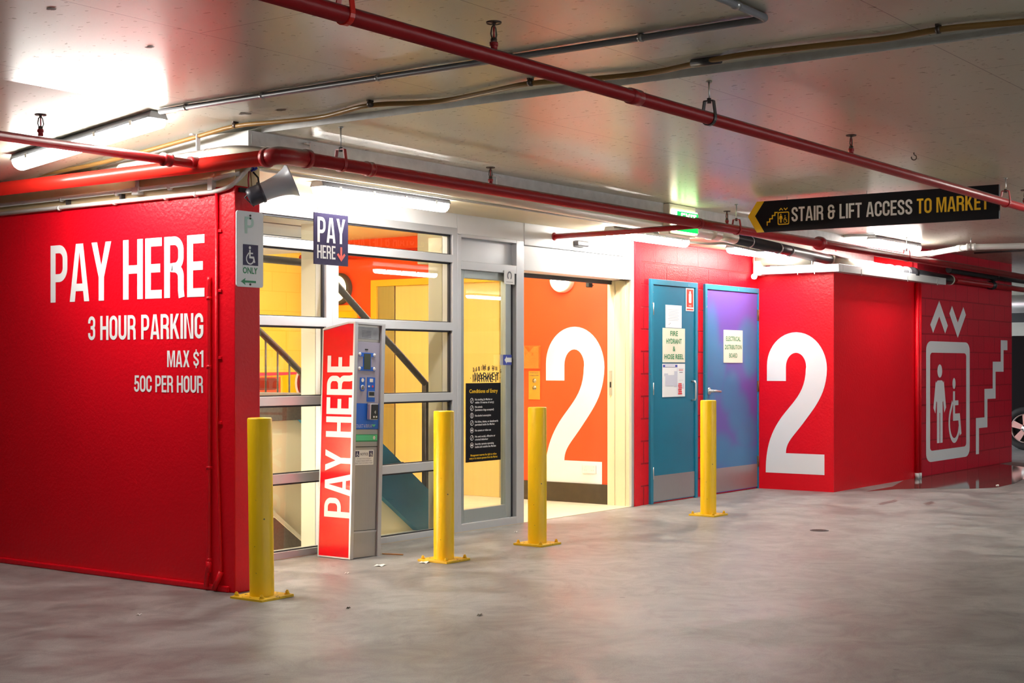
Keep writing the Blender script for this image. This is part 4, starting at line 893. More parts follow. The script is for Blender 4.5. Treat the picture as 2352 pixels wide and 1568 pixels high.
def hanger(name, p, r, ztop, m, label, w=0.05, ax=X, group='pipe hangers under the slab', hrod=None):
    """threaded rod, forked yoke and strap round a pipe whose centre is p"""
    p = Vector(p); o = root(name, (p.x, p.y, ztop), label, 'pipe hanger', group)
    side = Vector((-ax.y, ax.x, 0)); top = p + Z * (r + w)
    MB().cyl(top, Vector((p.x, p.y, ztop)), 0.0045, 8).lathe((p.x, p.y, ztop - 0.006), Z, [(0.014, 0), (0.014, 0.006), (0, 0.006)], 10).build('rod', 'zinc', o)
    k = r + 0.004
    path = [top + side * 0.004, top + side * (k * 0.7), p + side * k + Z * 0.01] + [p + (side * math.cos(a) - Z * math.sin(a)) * k for a in [PI * i / 8 for i in range(9)]] + [p - side * k + Z * 0.01, top - side * (k * 0.7), top - side * 0.004]
    b = MB(); 
    for a, c in zip(path, path[1:]):
        dd = (c - a)
        if dd.length < 1e-5: continue
        nrm = dd.cross(ax).normalized() * 0.0025; hw = ax * 0.011
        vs = [b.bm.verts.new(q) for q in (a - hw - nrm, a + hw - nrm, a + hw + nrm, a - hw + nrm, c - hw - nrm, c + hw - nrm, c + hw + nrm, c - hw + nrm)]
        for q in ((0, 1, 2, 3), (7, 6, 5, 4), (0, 4, 5, 1), (1, 5, 6, 2), (2, 6, 7, 3), (3, 7, 4, 0)): b.face([vs[i] for i in q])
    b.build('yoke', m, o)
    MB().cyl(top - Z * 0.012, top + Z * 0.012, 0.011, 6).build('nut', 'dark_steel', o)
    return o

# main sprinkler pipe across the foreground
mp_y, mp_z = -2.73, 2.38
o = root('sprinkler_pipe', (1.0, mp_y, mp_z), 'long red sprinkler pipe crossing the foreground under the ceiling', 'pipe')
MB().cyl((-5.5, mp_y, mp_z), (14, mp_y, mp_z), 0.029, 24).build('pipe_run', 'pipe_red', o)
for u, v in ((1154, 128), (1942, 365), (2338, 478)):
    q = SZ(u, v, mp_z); sprinkler((q.x, mp_y, mp_z + 0.022), o)
MB().lathe((SZ(1460, 222, mp_z).x - 0.04, mp_y, mp_z), X, [(0, 0), (0.034, 0), (0.034, 0.08), (0, 0.08)], 20).build('coupling', 'pipe_red', o)
for u, v, m, lab in ((788, 35, 'pipe_orange', 'bright red pipe hanger fork at the top edge of the photo'), (1640, 270, 'dark_steel', 'dark pipe hanger on a long rod at the middle of the foreground pipe'), (2302, 465, 'pipe_red', 'red pipe hanger at the right end of the direction sign')):
    q = SZ(u, v, mp_z); hanger('pipe_hanger', (q.x, mp_y, mp_z), 0.029, CU if q.x < FX else CL, m, lab)
# pipe round the lobby: along the red wall, elbow at the corner, then along the shopfront
lz = 2.345
o = root('fire_main_pipe', (0.0, 0.0, lz), 'red pipe turning the corner from the red wall to along the shopfront', 'pipe')
py = lambda x: -0.487 + 0.0095 * max(x, 0)
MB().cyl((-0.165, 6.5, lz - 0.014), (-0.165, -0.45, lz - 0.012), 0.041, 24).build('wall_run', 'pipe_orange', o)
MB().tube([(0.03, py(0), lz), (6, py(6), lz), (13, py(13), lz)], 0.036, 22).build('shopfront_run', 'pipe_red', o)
eb = bend([(-0.165, -0.41, lz - 0.012), (-0.165, -0.492, lz - 0.006), (0.06, py(0), lz)], 0.07, 8)
el = MB().tube(eb, 0.047, 22); el.lathe((-0.165, -0.425, lz - 0.012), Y, [(0, 0), (0.051, 0), (0.051, 0.03), (0, 0.03)], 22); el.lathe((0.035, py(0), lz), (1, 0.01, 0), [(0, 0), (0.051, 0), (0.051, 0.03), (0, 0.03)], 22)
el.build('elbow', 'pipe_red', o)
for u, v in ((1140, 433), (1680, 523)):
    q = SZ(u, v, lz); sprinkler((q.x, py(q.x), lz + 0.030), o)
q = SZ(1878, 559, lz); sleeve('flange', (q.x, py(q.x), lz), X, 0.062, 0.05, 'pipe_red', o, True)
for x, ln in ((0.55, 0.05), (4.4, 0.06)): sleeve('coupling', (x, py(x), lz), (1, 0.01, 0), 0.042, ln, 'pipe_red', o)
for u, v, m, lab in ((787, 377, 'pipe_red', 'red pipe hanger fork above the pay here sign'), (1695, 527, 'pipe_red', 'pipe hanger just left of the direction sign tip'), (2074, 592, 'pipe_red', 'pipe hanger below the middle of the direction sign')):
    q = SZ(u, v, lz); xx = q.x
    hanger('pipe_hanger', (xx, py(xx), lz), 0.036, CL, m, lab, 0.045)
# left branch from the wall run
o = root('branch_pipe', (-1.2, 0.10, lz), 'thin red sprinkler branch pipe passing in front of the big ceiling light', 'pipe')
MB().cyl((-7.0, 0.10, lz), (-0.19, 0.10, lz - 0.01), 0.024, 20).build('pipe_run', 'pipe_red', o)
q = SZ(87, 322, lz); sprinkler((q.x, 0.10, lz + 0.018), o)
sleeve('union', (-0.40, 0.10, lz - 0.008), X, 0.036, 0.055, 'pipe_red', o); sleeve('tee_collar', (-0.215, 0.10, lz), X, 0.031, 0.05, 'pipe_red', o)
# right branch into the header
o = root('header_branch_pipe', (4.25, 0.3, 2.3), 'short red branch pipe running into the white header over the sliding door', 'pipe')
MB().tube([(4.25, 0.796, 2.296), (4.27, 0.19, 2.30), (4.42, -0.30, 2.325), (4.52, -0.44, 2.34)], 0.022, 18).build('pipe_run', 'pipe_red', o)
MB().lathe((4.25, 0.797, 2.296), (0, -1, 0), [(0.034, 0), (0.034, 0.006), (0.024, 0.01), (0, 0.01)], 18).build('escutcheon', 'pipe_red', o)

# cream drain pipe round the corner and along the soffit, black and silver farther on
o = root('drain_pipe', (3, 0.08, 2.42), 'thick cream drain pipe round the lobby corner turning black farther along', 'pipe')
pz = 2.395
MB().tube(bend([(-0.05, 0.88, 2.368), (-0.05, -0.085, pz), (1.2, -0.085, pz)], 0.16, 8) + [Vector((5.75, 0.10, 2.385))], 0.054, 22).build('cream_run', 'pvc', o)
for p, d in (((-0.05, 0.60, 2.376), Y), ((-0.05, 0.14, 2.384), Y), ((0.14, -0.085, pz), X), ((5.6, 0.095, 2.385), X)): sleeve('socket', p, d, 0.060, 0.05, 'pvc', o)
a = SY(1682, 541, 0.13); b_ = SY(1908, 594, 0.13); c_ = SY(1962, 606, 0.10); d_ = SY(2030, 616, 0.05); e_ = SY(2160, 643, 0.0)
a = Vector((a.x, 0.10, 2.37)); b_.z = 2.305
MB().tube([(5.75, 0.10, 2.395), (6.05, 0.10, 2.375)], 0.055, 20).build('reducer', 'pvc', o)
MB().tube([(6.0, 0.10, 2.375), b_], 0.050, 20).build('black_run', 'pvc_black', o)
k = SY(1934, 603, -0.06)
MB().tube(bend([b_ - X * 0.05, b_ + X * 0.05, (8.2, -0.02, 2.262), (8.75, -0.065, 2.262)], 0.15), 0.058, 20).build('elbow', 'pvc', o)
MB().tube([(8.7, -0.065, 2.262), (9.75, -0.065, 2.25)], 0.052, 20).build('silver_run', 'pvc_silver', o)
for x in (9.25, 9.5, 9.72): sleeve('clamp', (x, -0.065, 2.255), X, 0.060, 0.06, 'pvc_silver', o)
MB().tube([(9.72, -0.065, 2.25), (11.1, -0.065, 2.235)], 0.056, 20).lathe((9.85, -0.065, 2.249), X, [(0, 0), (0.07, 0), (0.07, 0.10), (0, 0.10)], 20).build('black_tail', 'pvc_black', o)
MB().lathe((11.08, -0.065, 2.235), X, [(0, 0), (0.06, 0), (0.06, 0.03), (0, 0.03)], 20).build('end_ring', 'pvc', o)
for x in (6.35, 6.95, 7.2): MB().lathe((x, 0.10 + 0.01 * (x - 6), 2.375 - (x - 6) * 0.036), (1, 0.02, -0.03), [(0, 0), (0.053, 0), (0.053, 0.012), (0, 0.012)], 20).build('strap', 'zinc', o)
for p in ((-0.05, 0.26, 2.502), (0.55, -0.03, 2.49), (2.35, -0.03, 2.49)):
    tag(MB().box(p[0] - 0.014, p[0] + 0.014, p[1] - 0.018, p[1] - 0.012, 2.44, 2.53).box(p[0] - 0.04, p[0] + 0.04, p[1] - 0.012, p[1] + 0.012, 2.522, 2.53).build('pipe_bracket', 'grubby_white'), 'small white bracket above the cream drain pipe, ' + ('left of the corner' if p[0] < 0 else 'just right of the corner' if p[0] < 1 else 'above the sliding glass door'), 'bracket', 'drain pipe brackets')
# cream pipe lying over the tray on the block with the 2
o = root('overflow_pipe', (7.82, 0.4, 2.30), 'fat cream pipe lying over the white tray above the red number wall', 'pipe')
MB().tube([(7.84, 0.79, 2.31), (7.84, 0.17, 2.30)], 0.058, 20).build('pipe_run', 'pvc', o)
# white tray round the number block
o = root('cable_tray', (7.85, 0.3, 2.16), 'white metal cable tray above the big white 2 on the red block', 'cable tray', 'white cable trays')
MB().box(7.80, 7.898, -0.13, 0.775, 2.16, 2.238, 0.003).build('side_run', 'cable_tray', o)
for yy in (0.30, 0.12): MB().box(7.797, 7.80, yy, yy + 0.008, 2.145, 2.21).build('clip', 'zinc', o)
MB().box(7.78, 7.90, 0.70, 0.785, 2.15, 2.30, 0.01).build('end_cap', 'pvc', o)
o = root('cable_tray', (9.3, -0.08, 2.16), 'long white metal cable tray along the top of the red block toward the wheelchair symbol', 'cable tray', 'white cable trays')
MB().box(7.902, 10.79, -0.1295, -0.032, 2.1605, 2.2375, 0.003).build('front_run', 'cable_tray', o)
for xx in (8.35, 9.6, 10.5): MB().box(xx, xx + 0.012, -0.133, -0.13, 2.145, 2.21).build('clip', 'zinc', o)
# two red downpipes in the joint between the walls
for x, lab in ((10.085, 'left of two thin red downpipes in the wall joint'), (10.16, 'right of two thin red downpipes in the wall joint')):
    o = root('downpipe', (x, -0.055, 0), lab, 'pipe', 'red downpipes in the wall joint')
    MB().cyl((x, -0.055, 0.05), (x, -0.055, 2.155), 0.022, 14).build('pipe_run', 'red_wall', o)
    MB().cyl((x, -0.055, 0.0), (x, -0.055, 0.06), 0.024, 14).build('shoe', 'grubby_white', o)
# white pipe hanging at the right
o = root('white_waste_pipe', (8.7, -0.9, 2.4), 'white waste pipe with two bends hanging under the slab at right', 'pipe')
zz = 2.46
pts = [SZ(2060, 584, zz), SZ(2112, 583, zz), SZ(2138, 582, zz), SZ(2205, 570, zz), SZ(2230, 567, zz), SZ(2420, 563, zz)]
MB().tube(bend(pts, 0.06), 0.030, 18).build('pipe_run', 'plastic_white', o)
for i in (2, 3, 4): sleeve('socket', pts[i], pts[min(i + 1, 5)] - pts[i - 1], 0.036, 0.09, 'plastic_white', o)
MB().cyl(pts[4] + Z * 0.03, Vector((pts[4].x, pts[4].y, CL)), 0.004, 8).lathe(pts[4] - Y * 0.012, Y, [(0, 0), (0.035, 0), (0.035, 0.024), (0, 0.024)], 18).build('hanger', 'zinc', o)
# dark pipes under the slab at the far wall
for z, yy, r, lab in ((2.34, -0.12, 0.035, 'upper dark red pipe along the far end of the block wall'), (2.235, -0.09, 0.035, 'lower dark pipe along the far end of the block wall')):
    x0 = 10.9 if z > 2.3 else 11.2
    o = root('far_pipe', (12.5, yy, z), lab, 'pipe', 'dark pipes on the far block wall')
    MB().cyl((x0, yy, z), (15.5, yy + 0.03, z + 0.0), r, 16).build('pipe_run', 'pipe_red' if z < 2.3 else 'pvc_black', o)
    sleeve('flange', (12.55, yy + 0.01, z), X, r + 0.02, 0.08, 'pvc_black', o, True)

# conduits on the cream band
def conduit(name, pts, r, m, label, rad=0.06, saddles=(), sm=None, cat='conduit', group=None, sax=X):
    P = bend(pts, rad); o = root(name, P[len(P) // 2], label, cat, group)
    MB().tube(P, r, 14).build('tube_run', m, o)
    for q in saddles:
        q = Vector(q)
        MB().lathe(q - sax * 0.009, sax, [(0, 0), (r + 0.003, 0), (r + 0.003, 0.018), (0, 0.018)], 14).build('saddle', sm or m, o)
    return o
cx_ = -0.014
o = conduit('wall_conduit', [(cx_, 6, 2.24), (cx_, 0.19, 2.268)], 0.0125, 'conduit_white', 'upper pale grey conduit on the cream band above the red wall', saddles=[(cx_, y_, 2.256) for y_ in (1.5, 0.98, 0.52)], sax=Y)
MB().box(-0.03, 0.012, 0.775, 0.835, 2.235, 2.28, 0.003).cyl((-0.012, 0.805, 2.27), (-0.012, 0.805, 2.34), 0.0125, 12).build('tee_box', 'conduit_white', o)
MB().box(-0.03, 0.012, 0.155, 0.195, 2.215, 2.285, 0.003).build('tee_box', 'conduit_white', o)
MB().tube([(cx_, 0.16, 2.275), (cx_, 0.06, 2.29), (0.02, -0.012, 2.30)], 0.013, 12).build('flexible_end', 'conduit_white', o)
o = conduit('wall_conduit', [(cx_ - 0.002, 6, 2.197), (cx_ - 0.002, 0.14, 2.208), (cx_ - 0.004, 0.02, 2.225), (0.04, -0.02, 2.30), (0.09, -0.016, 2.345)], 0.013, 'conduit_white', 'lower pale grey conduit along the red wall top, bending up at the column', 0.05, saddles=[(cx_ - 0.002, y_, 2.204) for y_ in (1.52, 1.0, 0.55, 0.30)], sax=Y)
for y_ in (1.45, 0.95): MB().box(-0.016, 0.012, y_ - 0.008, y_ + 0.008, 2.20, 2.25).build('spacer_bar', 'dark_steel', o)
# red painted conduits down the wall
o = conduit('red_conduit', [(-0.010, 0.197, 1.738), (-0.014, 0.197, 1.70), (-0.014, 0.197, 0.17), (-0.03, 0.205, 0.02)], 0.013, 'red_wall', 'shorter red painted conduit down the wall beside the lettering', 0.03, saddles=[(-0.012, 0.197, z_) for z_ in (1.62, 1.24, 0.68, 0.17)], sax=Z)
MB().cyl((-0.014, 0.197, 0.10), (-0.014, 0.197, 0.16), 0.018, 12).build('socket', 'red_wall', o)
o = conduit('red_conduit', [(-0.012, 0.137, 2.205), (-0.012, 0.137, 0.9), (-0.013, 0.10, 0.10), (-0.02, 0.14, 0.015)], 0.0095, 'red_wall', 'longer red painted conduit down the wall next to the column', 0.05, sax=Z)
for z_ in (1.99, 1.66, 1.29, 0.93): MB().box(-0.012, 0.0, 0.103, 0.15, z_ - 0.008, z_ + 0.008, 0.002).build('saddle', 'red_wall', o)
MB().tube([(-0.014, 0.098, 0.11), (-0.03, 0.14, 0.012)], 0.016, 12).build('boot', 'red_wall', o)

# ceiling conduits and cable
gx = -0.53
o = conduit('ceiling_conduit', [(gx, 0.0, CU - 0.017), (gx, -3.46, CU - 0.017), (gx - 3.0, -3.46, CU - 0.017)], 0.014, 'conduit_grey', 'grey conduit across the ceiling from the big light, turning a corner at top', 0.04, saddles=[(gx, y_, CU - 0.017) for y_ in (-0.2, -0.75, -1.5, -2.25, -2.9)], sm='zinc', sax=Y)
MB().lathe((-0.80, -3.46, CU - 0.017), X, [(0, 0), (0.018, 0), (0.018, 0.02), (0, 0.02)], 14).build('saddle', 'zinc', o)
cz = CU - 0.020
cab = [(0, 418, 0), (230, 376, 0), (460, 312, 0), (540, 288, 1), (640, 280, 1), (740, 270, 1), (850, 239, 1), (1000, 236, 1), (1110, 214, 1), (1215, 190, 1), (1330, 184, 1), (1500, 168, 1), (1615, 142, 1), (1700, 126, 1), (1900, 103, 1), (2050, 88, 1), (2160, 66, 1), (2352, 50, 1), (2500, 36, 1)]
cp_ = []
for u, v, fl in cab:
    if fl: cp_.append(SZ(u, v, cz))
    else: cp_.append(SX(u, v, -0.05))
cp_[0] = cp_[1] + (cp_[0] - cp_[1]) * 1.0
o = conduit('ceiling_cable', cp_, 0.0125, 'cable', 'wavy brown cable strung across the ceiling beside the slab step', 0.3, cat='cable')
for u, v in ((540, 288), (850, 239), (1218, 190), (2155, 68)):
    q = SZ(u, v, cz); MB().lathe(q - Y * 0.008, Y, [(0, 0), (0.017, 0), (0.017, 0.016), (0, 0.016)], 12).box(q.x - 0.02, q.x + 0.02, q.y - 0.006, q.y + 0.006, q.z + 0.012, CU).build('clip', 'brass_dark', o)
q = SZ(1622, 141, cz); MB().tube([q + Y * 0.07 , q - Y * 0.07 + X * 0.0], 0.018, 14).build('joint', 'dark_steel', o)
tag(MB().cyl((3.10, -2.66, CL - 0.012), (3.10, -2.66, CL), 0.004, 8).tube([Vector((3.10, -2.66, CL - 0.012)) + RT * 0.016 * math.sin(a) + Z * (-0.018 + 0.016 * math.cos(a)) for a in [i * 0.5 for i in range(11)]], 0.0035, 6).build('ceiling_hook', 'brass_dark'), 'tiny screw hook in the ceiling above the direction sign', 'hook')
# thin conduits under the soffit
conduit('soffit_conduit', [(0.10, -0.02, 2.36), (0.3, 0.14, 2.365), (4.6, 0.17, 2.362)], 0.009, 'conduit_white', 'thin pale conduit under the soffit edge above the first tube light', 0.08)
conduit('soffit_conduit', [(5.7, 0.36, 2.33), (5.95, 0.30, 2.325), (6.2, 0.28, 2.35), (6.55, 0.26, 2.33), (6.85, 0.24, 2.315), (6.98, 0.20, 2.34)], 0.012, 'conduit_white', 'looping pale conduit between the two tube lights by the service doors', 0.12)
conduit('soffit_conduit', [(6.9, 0.22, 2.345), (7.7, 0.20, 2.345), (7.80, 0.15, 2.34), (7.80, 0.15, 2.24)], 0.010, 'conduit_white', 'pale conduit dropping onto the white cable tray', 0.08)
conduit('light_conduit', [SZ(1920, 553, CL - 0.012) - Z * 0.10, SZ(1922, 546, CL - 0.012), SZ(1945, 541, CL - 0.012), SZ(2010, 540, CL - 0.014)], 0.012, 'conduit_white', 'pale bent conduit feeding the tube light below the direction sign', 0.06)
conduit('thin_conduit', [SZ(2238, 581, CL - 0.012), SZ(2420, 572, CL - 0.012)], 0.010, 'dark_steel', 'thin dark conduit on the slab below the white waste pipe', 0.06)

# ================================================================== LIGHTS
def batten(c, d, ln, label, w=0.11, ztop=None, group='fluorescent batten lights'):
    """weatherproof batten: grey tray, clear tube cover, clips, lamps"""
    c = Vector(c); d = Vector(d).normalized(); s = d.cross(Z).normalized(); n = s.cross(d).normalized()
    if n.z < 0: n = -n
    o = root('batten_light', c, label, 'tube light', group); h = ln / 2
    def pris(prof, l0, l1, m, name):
        b = MB(); A = [b.bm.verts.new(c + d * l0 + s * x + n * y) for x, y in prof]; Bv = [b.bm.verts.new(c + d * l1 + s * x + n * y) for x, y in prof]
        b.face(A); b.face(Bv[::-1])
        for i in range(len(prof)): b.face([A[i], A[(i + 1) % len(prof)], Bv[(i + 1) % len(prof)], Bv[i]], True)
        return b.build(name, m, o)
    pris([(-w * 0.38, 0.045), (w * 0.38, 0.045), (w * 0.5, 0.012), (-w * 0.5, 0.012)], -h, h, 'conduit_grey', 'tray')
    pris([(w * 0.46, 0.011)] + [(w * 0.46 * math.cos(a), 0.002 - 0.045 * math.sin(a)) for a in [PI * i / 10 for i in range(11)]] + [(-w * 0.46, 0.011)], -h + 0.012, h - 0.012, 'tube_light', 'lit_diffuser')
    for k in range(4):
        t = -h + ln * (k + 0.5) / 4
        for q in (-1, 1):
            p = c + d * t + s * q * w * 0.5
            b = MB(); b.box(-0.010, 0.010, -0.003, 0.003, -0.004, 0.022, mtx=Matrix.Translation(p) @ Matrix(((d.x, s.x, n.x), (d.y, s.y, n.y), (d.z, s.z, n.z))).to_4x4()); b.build('clip', 'zinc', o)
    return o
rs = Vector((0, 1, -0.107)).normalized()
batten((-0.50, 0.64, CU - 0.107 * 0.64 - 0.05), rs, 1.20, 'big bright tube light on the sloping ceiling at the left', 0.125)
batten((1.55, 0.275, 2.328), X, 1.25, 'bright tube light over the glazing above the pay machine')
batten((5.12, 0.42, 2.328), X, 1.25, 'bright tube light over the open doorway and teal door')
batten((7.15, 0.42, 2.328), X, 1.10, 'bright tube light over the purple electrical door')
batten((9.05, -0.21, CL - 0.047), X, 1.25, 'tube light under the slab below the direction sign')
# unseen tube lights behind and beside the camera, several added for brightness
for p, d in (((-6.6, -4.6, CU - 0.047), X), ((5.6, -3.75, CL - 0.047), X), ((-8.5, -3.0, CU - 0.047), X), ((-1.5, -8.6, CU - 0.047), X), ((4.5, -9.5, CL - 0.047), X), ((16.0, -8.6, CL - 0.047), X), ((9.6, -5.2, CL - 0.047), X), ((-6.0, -11.5, CU - 0.047), X), ((3.0, -13, CL - 0.047), X), ((11, -13, CL - 0.047), X), ((20.0, 1.2, CL - 0.047), X)):
    batten(p, d, 1.25, 'unseen tube light on the car park slab, lighting the scene from out of view', group='car park tube lights out of the photo')
tag(MB().lathe((7.72, 0.74, 2.11), Z, [(0, 0), (0.02, 0.004), (0.030, 0.022), (0.030, 0.034), (0.02, 0.05), (0.008, 0.056), (0, 0.056)], 18).cyl((7.72, 0.74, 2.165), (7.72, 0.74, 2.375), 0.002, 6).build('hanging_bulb', 'bulb_light'), 'tiny glowing bulb on a cord at the top corner of the purple door', 'bulb')

# ================================================================== LOBBY
def bulkhead(yc, zc, r, lit, label):
    o = root('bulkhead_lamp', (5.5, yc, zc), label, 'wall lamp')
    MB().lathe((5.5, yc, zc), (-1, 0, 0), [(r, 0), (r, 0.05), (r * 0.94, 0.065), (r * 0.84, 0.065), (r * 0.84, 0.03), (0, 0.03)], 36).build('rim', 'pvc' if lit else 'brown_panel', o)
    MB().lathe((5.47, yc, zc), (-1, 0, 0), [(r * 0.84, 0), (r * 0.84, 0.03), (r * 0.6, 0.055), (0, 0.065)], 36).build('diffuser', 'bulkhead_light' if lit else 'bulkhead_dim', o)
    if not lit: B(5.40, 5.41, yc - r * 0.84, yc + r * 0.84, zc - 0.006, zc + 0.006).build('guard_bar', 'rail_dark', o)
bulkhead(1.545, 2.03, 0.12, True, 'lit round lamp on the orange wall above the big white 2')
bulkhead(4.30, 2.03, 0.16, False, 'round lamp with dark rim on the orange wall beside the stair rail')
wr = [ob for ob in COL.objects if ob.name == 'wall_lobby_right'][0]
paint('painted_number', wr, lambda b: b.poly([(x * 0.650, y * 1.42) for x, y in TWO()], (5.4985, 1.755, 0.178), nY, Z), 'big cream painted 2 on the orange lobby wall', 'lettering')
s = root('lift_call_panel', (5.5, 1.87, 1.0), 'brass lift call panel with two buttons on the orange wall', 'call panel')
MB().box(5.492, 5.5, 1.805, 1.935, 0.93, 1.195, 0.002).build('plate', 'brass_plate', s)
for z_ in (1.06, 1.13 - 0.005): MB().lathe((5.492, 1.868, z_ - 0.02), (-1, 0, 0), [(0.021, 0), (0.021, 0.004), (0.016, 0.004), (0.015, 0.008), (0, 0.008)], 18).build('button', 'lift_steel', s)
MBp = MB(); [small(MBp, t, (5.4905, 1.87, z_), nY, Z, 0.011, 0.10, 'c') for t, z_ in (('DO NOT USE LIFT', 1.172), ('IF THERE IS A FIRE', 1.148))]; MBp.build('lettering', 'print_dark', s)
s = root('leaflet_holder', (5.5, 1.90, 1.2), 'clear acrylic leaflet holder on the orange wall above the lift buttons', 'leaflet holder')
MB().box(5.494, 5.498, 1.80, 2.02, 1.22, 1.43).build('back_plate', 'acrylic', s)
MB().prism([(1.80, 1.22), (2.02, 1.22), (2.02, 1.42), (1.965, 1.42), (1.95, 1.33), (1.87, 1.33), (1.855, 1.42), (1.80, 1.42)], (5.462, 0, 0), Y, Z, (0.004, 0, 0)).box(5.462, 5.496, 1.80, 2.02, 1.216, 1.22).build('front_pocket', 'acrylic', s)
s = root('power_outlet', (5.4975, 1.265, 0.28), 'white double power outlet on the foot of the big cream 2', 'power outlet')
MB().box(5.485, 5.4975, 1.19, 1.335, 0.272, 0.35, 0.004).build('plate', 'plastic_white', s)
for yy in (1.215, 1.30): MB().box(5.481, 5.486, yy - 0.007, yy + 0.007, 0.325, 0.34, 0.002).build('switch', 'plastic_white', s)
MB2 = MB()
for yy in (1.225, 1.30):
    for dy in (-0.008, 0.008): MB2.box(5.4842, 5.4852, yy + dy - 0.0015, yy + dy + 0.0015, 0.295, 0.308)
MB2.build('socket_slots', 'print_grey', s)
# door track under the operator box
tag(MB().use('dark_steel').box(3.84, 5.46, 1.0, 1.03, 1.965, 2.0).use('black').box(5.18, 5.24, 1.06, 1.10, 1.93, 1.99, 0.008).tube([(5.21, 1.08, 1.96), (5.30, 1.10, 1.955)], 0.008, 8).build('door_track'), 'dark sliding door track along the top of the open doorway', 'door track')
# lift
s = root('lift_entrance', (5.5, 3.1, 0), 'gold lift doors in a yellow frame on the orange lobby wall', 'lift')
MB().box(5.45, 5.5, 3.775, 3.85, 0, 2.10, 0.003).box(5.45, 5.5, 2.10, 2.17, 0, 2.10, 0.003).box(5.45, 5.5, 2.165, 3.78, 2.035, 2.10, 0.003).build('frame', 'frame_yellow', s)
MB().box(5.475, 5.50, 3.56, 3.775, 0, 2.035).box(5.475, 5.50, 2.17, 2.26, 0, 2.035).build('jamb', 'lift_steel', s)
for y0_, y1_ in ((2.265, 2.91), (2.915, 3.555)): MB().box(5.488, 5.50, y0_, y1_, 0.005, 2.035, 0.002).build('door_panel', 'lift_gold', s)
MB().box(5.44, 5.5, 2.35, 2.75, 2.20, 2.32, 0.003).build('indicator_box', 'cream', s)
# yellow-framed hatch left of the lift
s = root('hatch', (5.5, 4.3, 1.5), 'yellow framed hatch on the orange wall behind the stair rail', 'hatch')
MB().box(5.47, 5.5, 4.05, 4.60, 1.80, 1.86, 0.003).box(5.47, 5.5, 4.05, 4.09, 0.7, 1.86, 0.003).box(5.47, 5.5, 4.56, 4.60, 0.7, 1.86, 0.003).build('frame', 'frame_yellow', s)
B(5.485, 5.5, 4.09, 4.56, 0.7, 1.80).build('panel', 'sign_yellow', s)
# mural band on the yellow wall
wb = [ob for ob in COL.objects if ob.name == 'wall_lobby_back'][0]
YB = 4.778
def mural(b):
    def P(m, pts, k=1): b.use(m); b.poly(pts, (0, YB - 0.0012 * k, 0), X, Z)
    P('sign_yellow', rect(3.2, 5.5, 0.90, 1.18)); 
    a, c2 = SY(597, 867, YB), SY(690, 856, YB)
    P('mural_pink', [(3.6, 1.10), (c2.x, c2.z - 0.015), (c2.x, c2.z + 0.01), (3.6, 1.16)], 2)
    p0, p1 = SY(597, 865, YB), SY(644, 899, YB); P('mural_orange', rect(3.6, p1.x, 0.9, p0.z), 3)
    p0, p1 = SY(597, 868, YB), SY(638, 895, YB); P('mural_dark', rrect(3.6, p1.x, p1.z, p0.z, 0.05), 4)
    p0 = SY(694, 879, YB); P('paper', disc(p0.x, p0.z, 0.11, 0.15), 3); P('mural_dark', disc(p0.x + 0.01, p0.z, 0.09, 0.13), 4)
mb = MB(); mural(mb); o = mb.build('painted_mural', None, wb); o['label'] = 'yellow, orange and pink painted band with a dark window and a circle'
# staircase: near flight rising to the left behind the glass, landing, enclosure wall
st = root('staircase', (2.0, 1.8, 0), 'stair flight with teal stringer rising left behind the shopfront glass', 'staircase')
sl = -0.707
def zl(x): return 0.216 + sl * (x - 2.603)
pts = [(2.81 + 0.1, 0.004), (1.66, zl(1.66)), (1.66, 1.05), (1.98, 1.05), (3.42, 0.03), (3.42, 0.004)]
MB().prism(pts, (0, 1.12, 0), X, Z, (0, 0.05, 0)).build('stringer', 'teal_stringer', st)
MB().prism(pts, (0, 2.32, 0), X, Z, (0, 0.05, 0)).build('stringer', 'teal_stringer', st)
b = MB(); n_ = 6
for i in range(n_):
    x = 3.30 - i * 0.247; z = 0.175 * (i + 1)
    b.box(x - 0.29, x, 1.17, 2.32, z - 0.05, z, 0.004); b.box(x - 0.02, x, 1.17, 2.32, z - 0.175, z - 0.04)
b.build('treads', 'brown_panel', st)
B(0.26, 1.70, 1.12, 2.37, 0.875, 1.05, 0.003).build('landing', 'brown_panel', st)
b = MB(); b.prism([(2.95, 0.004), (1.72, 0.872), (0.26, 0.872), (0.26, 0.004)], (0, 1.172, 0), X, Z, (0, 0.06, 0)); b.prism([(3.2, 0.0), (1.95, 0.88), (1.95, 0.80), (3.08, 0.0)], (0, 1.4, 0), X, Z, (0, 0.9, 0))
b.build('under_wall', 'cream_lobby', st)
q0, q1, q2, q3 = SY(600, 1187, 1.15), SY(644, 1188, 1.15), SY(716, 1252, 1.15), SY(600, 1247, 1.15)
MB().prism([(q0.x - 0.3, q0.z), (q1.x, q1.z), (q2.x, max(q2.z, 0.005)), (q2.x, 0.0), (q0.x - 0.3, 0.0)], (0, 1.152, 0), X, Z, (0, 0.018, 0)).build('kick_panel', 'brown_panel', st)
r1, r2 = SY(612, 1157, 1.15), SY(712, 1257, 1.15)
MB().prism([(r1.x - 0.4, r1.z), (r1.x, r1.z), (r2.x, 0.005), (r2.x + 1.2, 0.005), (r2.x + 1.2, 0.006)] and [(r1.x - 0.5, r1.z + 0.36), (r1.x, r1.z), (r2.x, 0.01), (r2.x - 0.03, 0.0), (r1.x - 0.03, r1.z - 0.02), (r1.x - 0.53, r1.z + 0.33)], (0, 1.148, 0), X, Z, (0, 0.022, 0)).build('sloping_rail', 'cream', st)
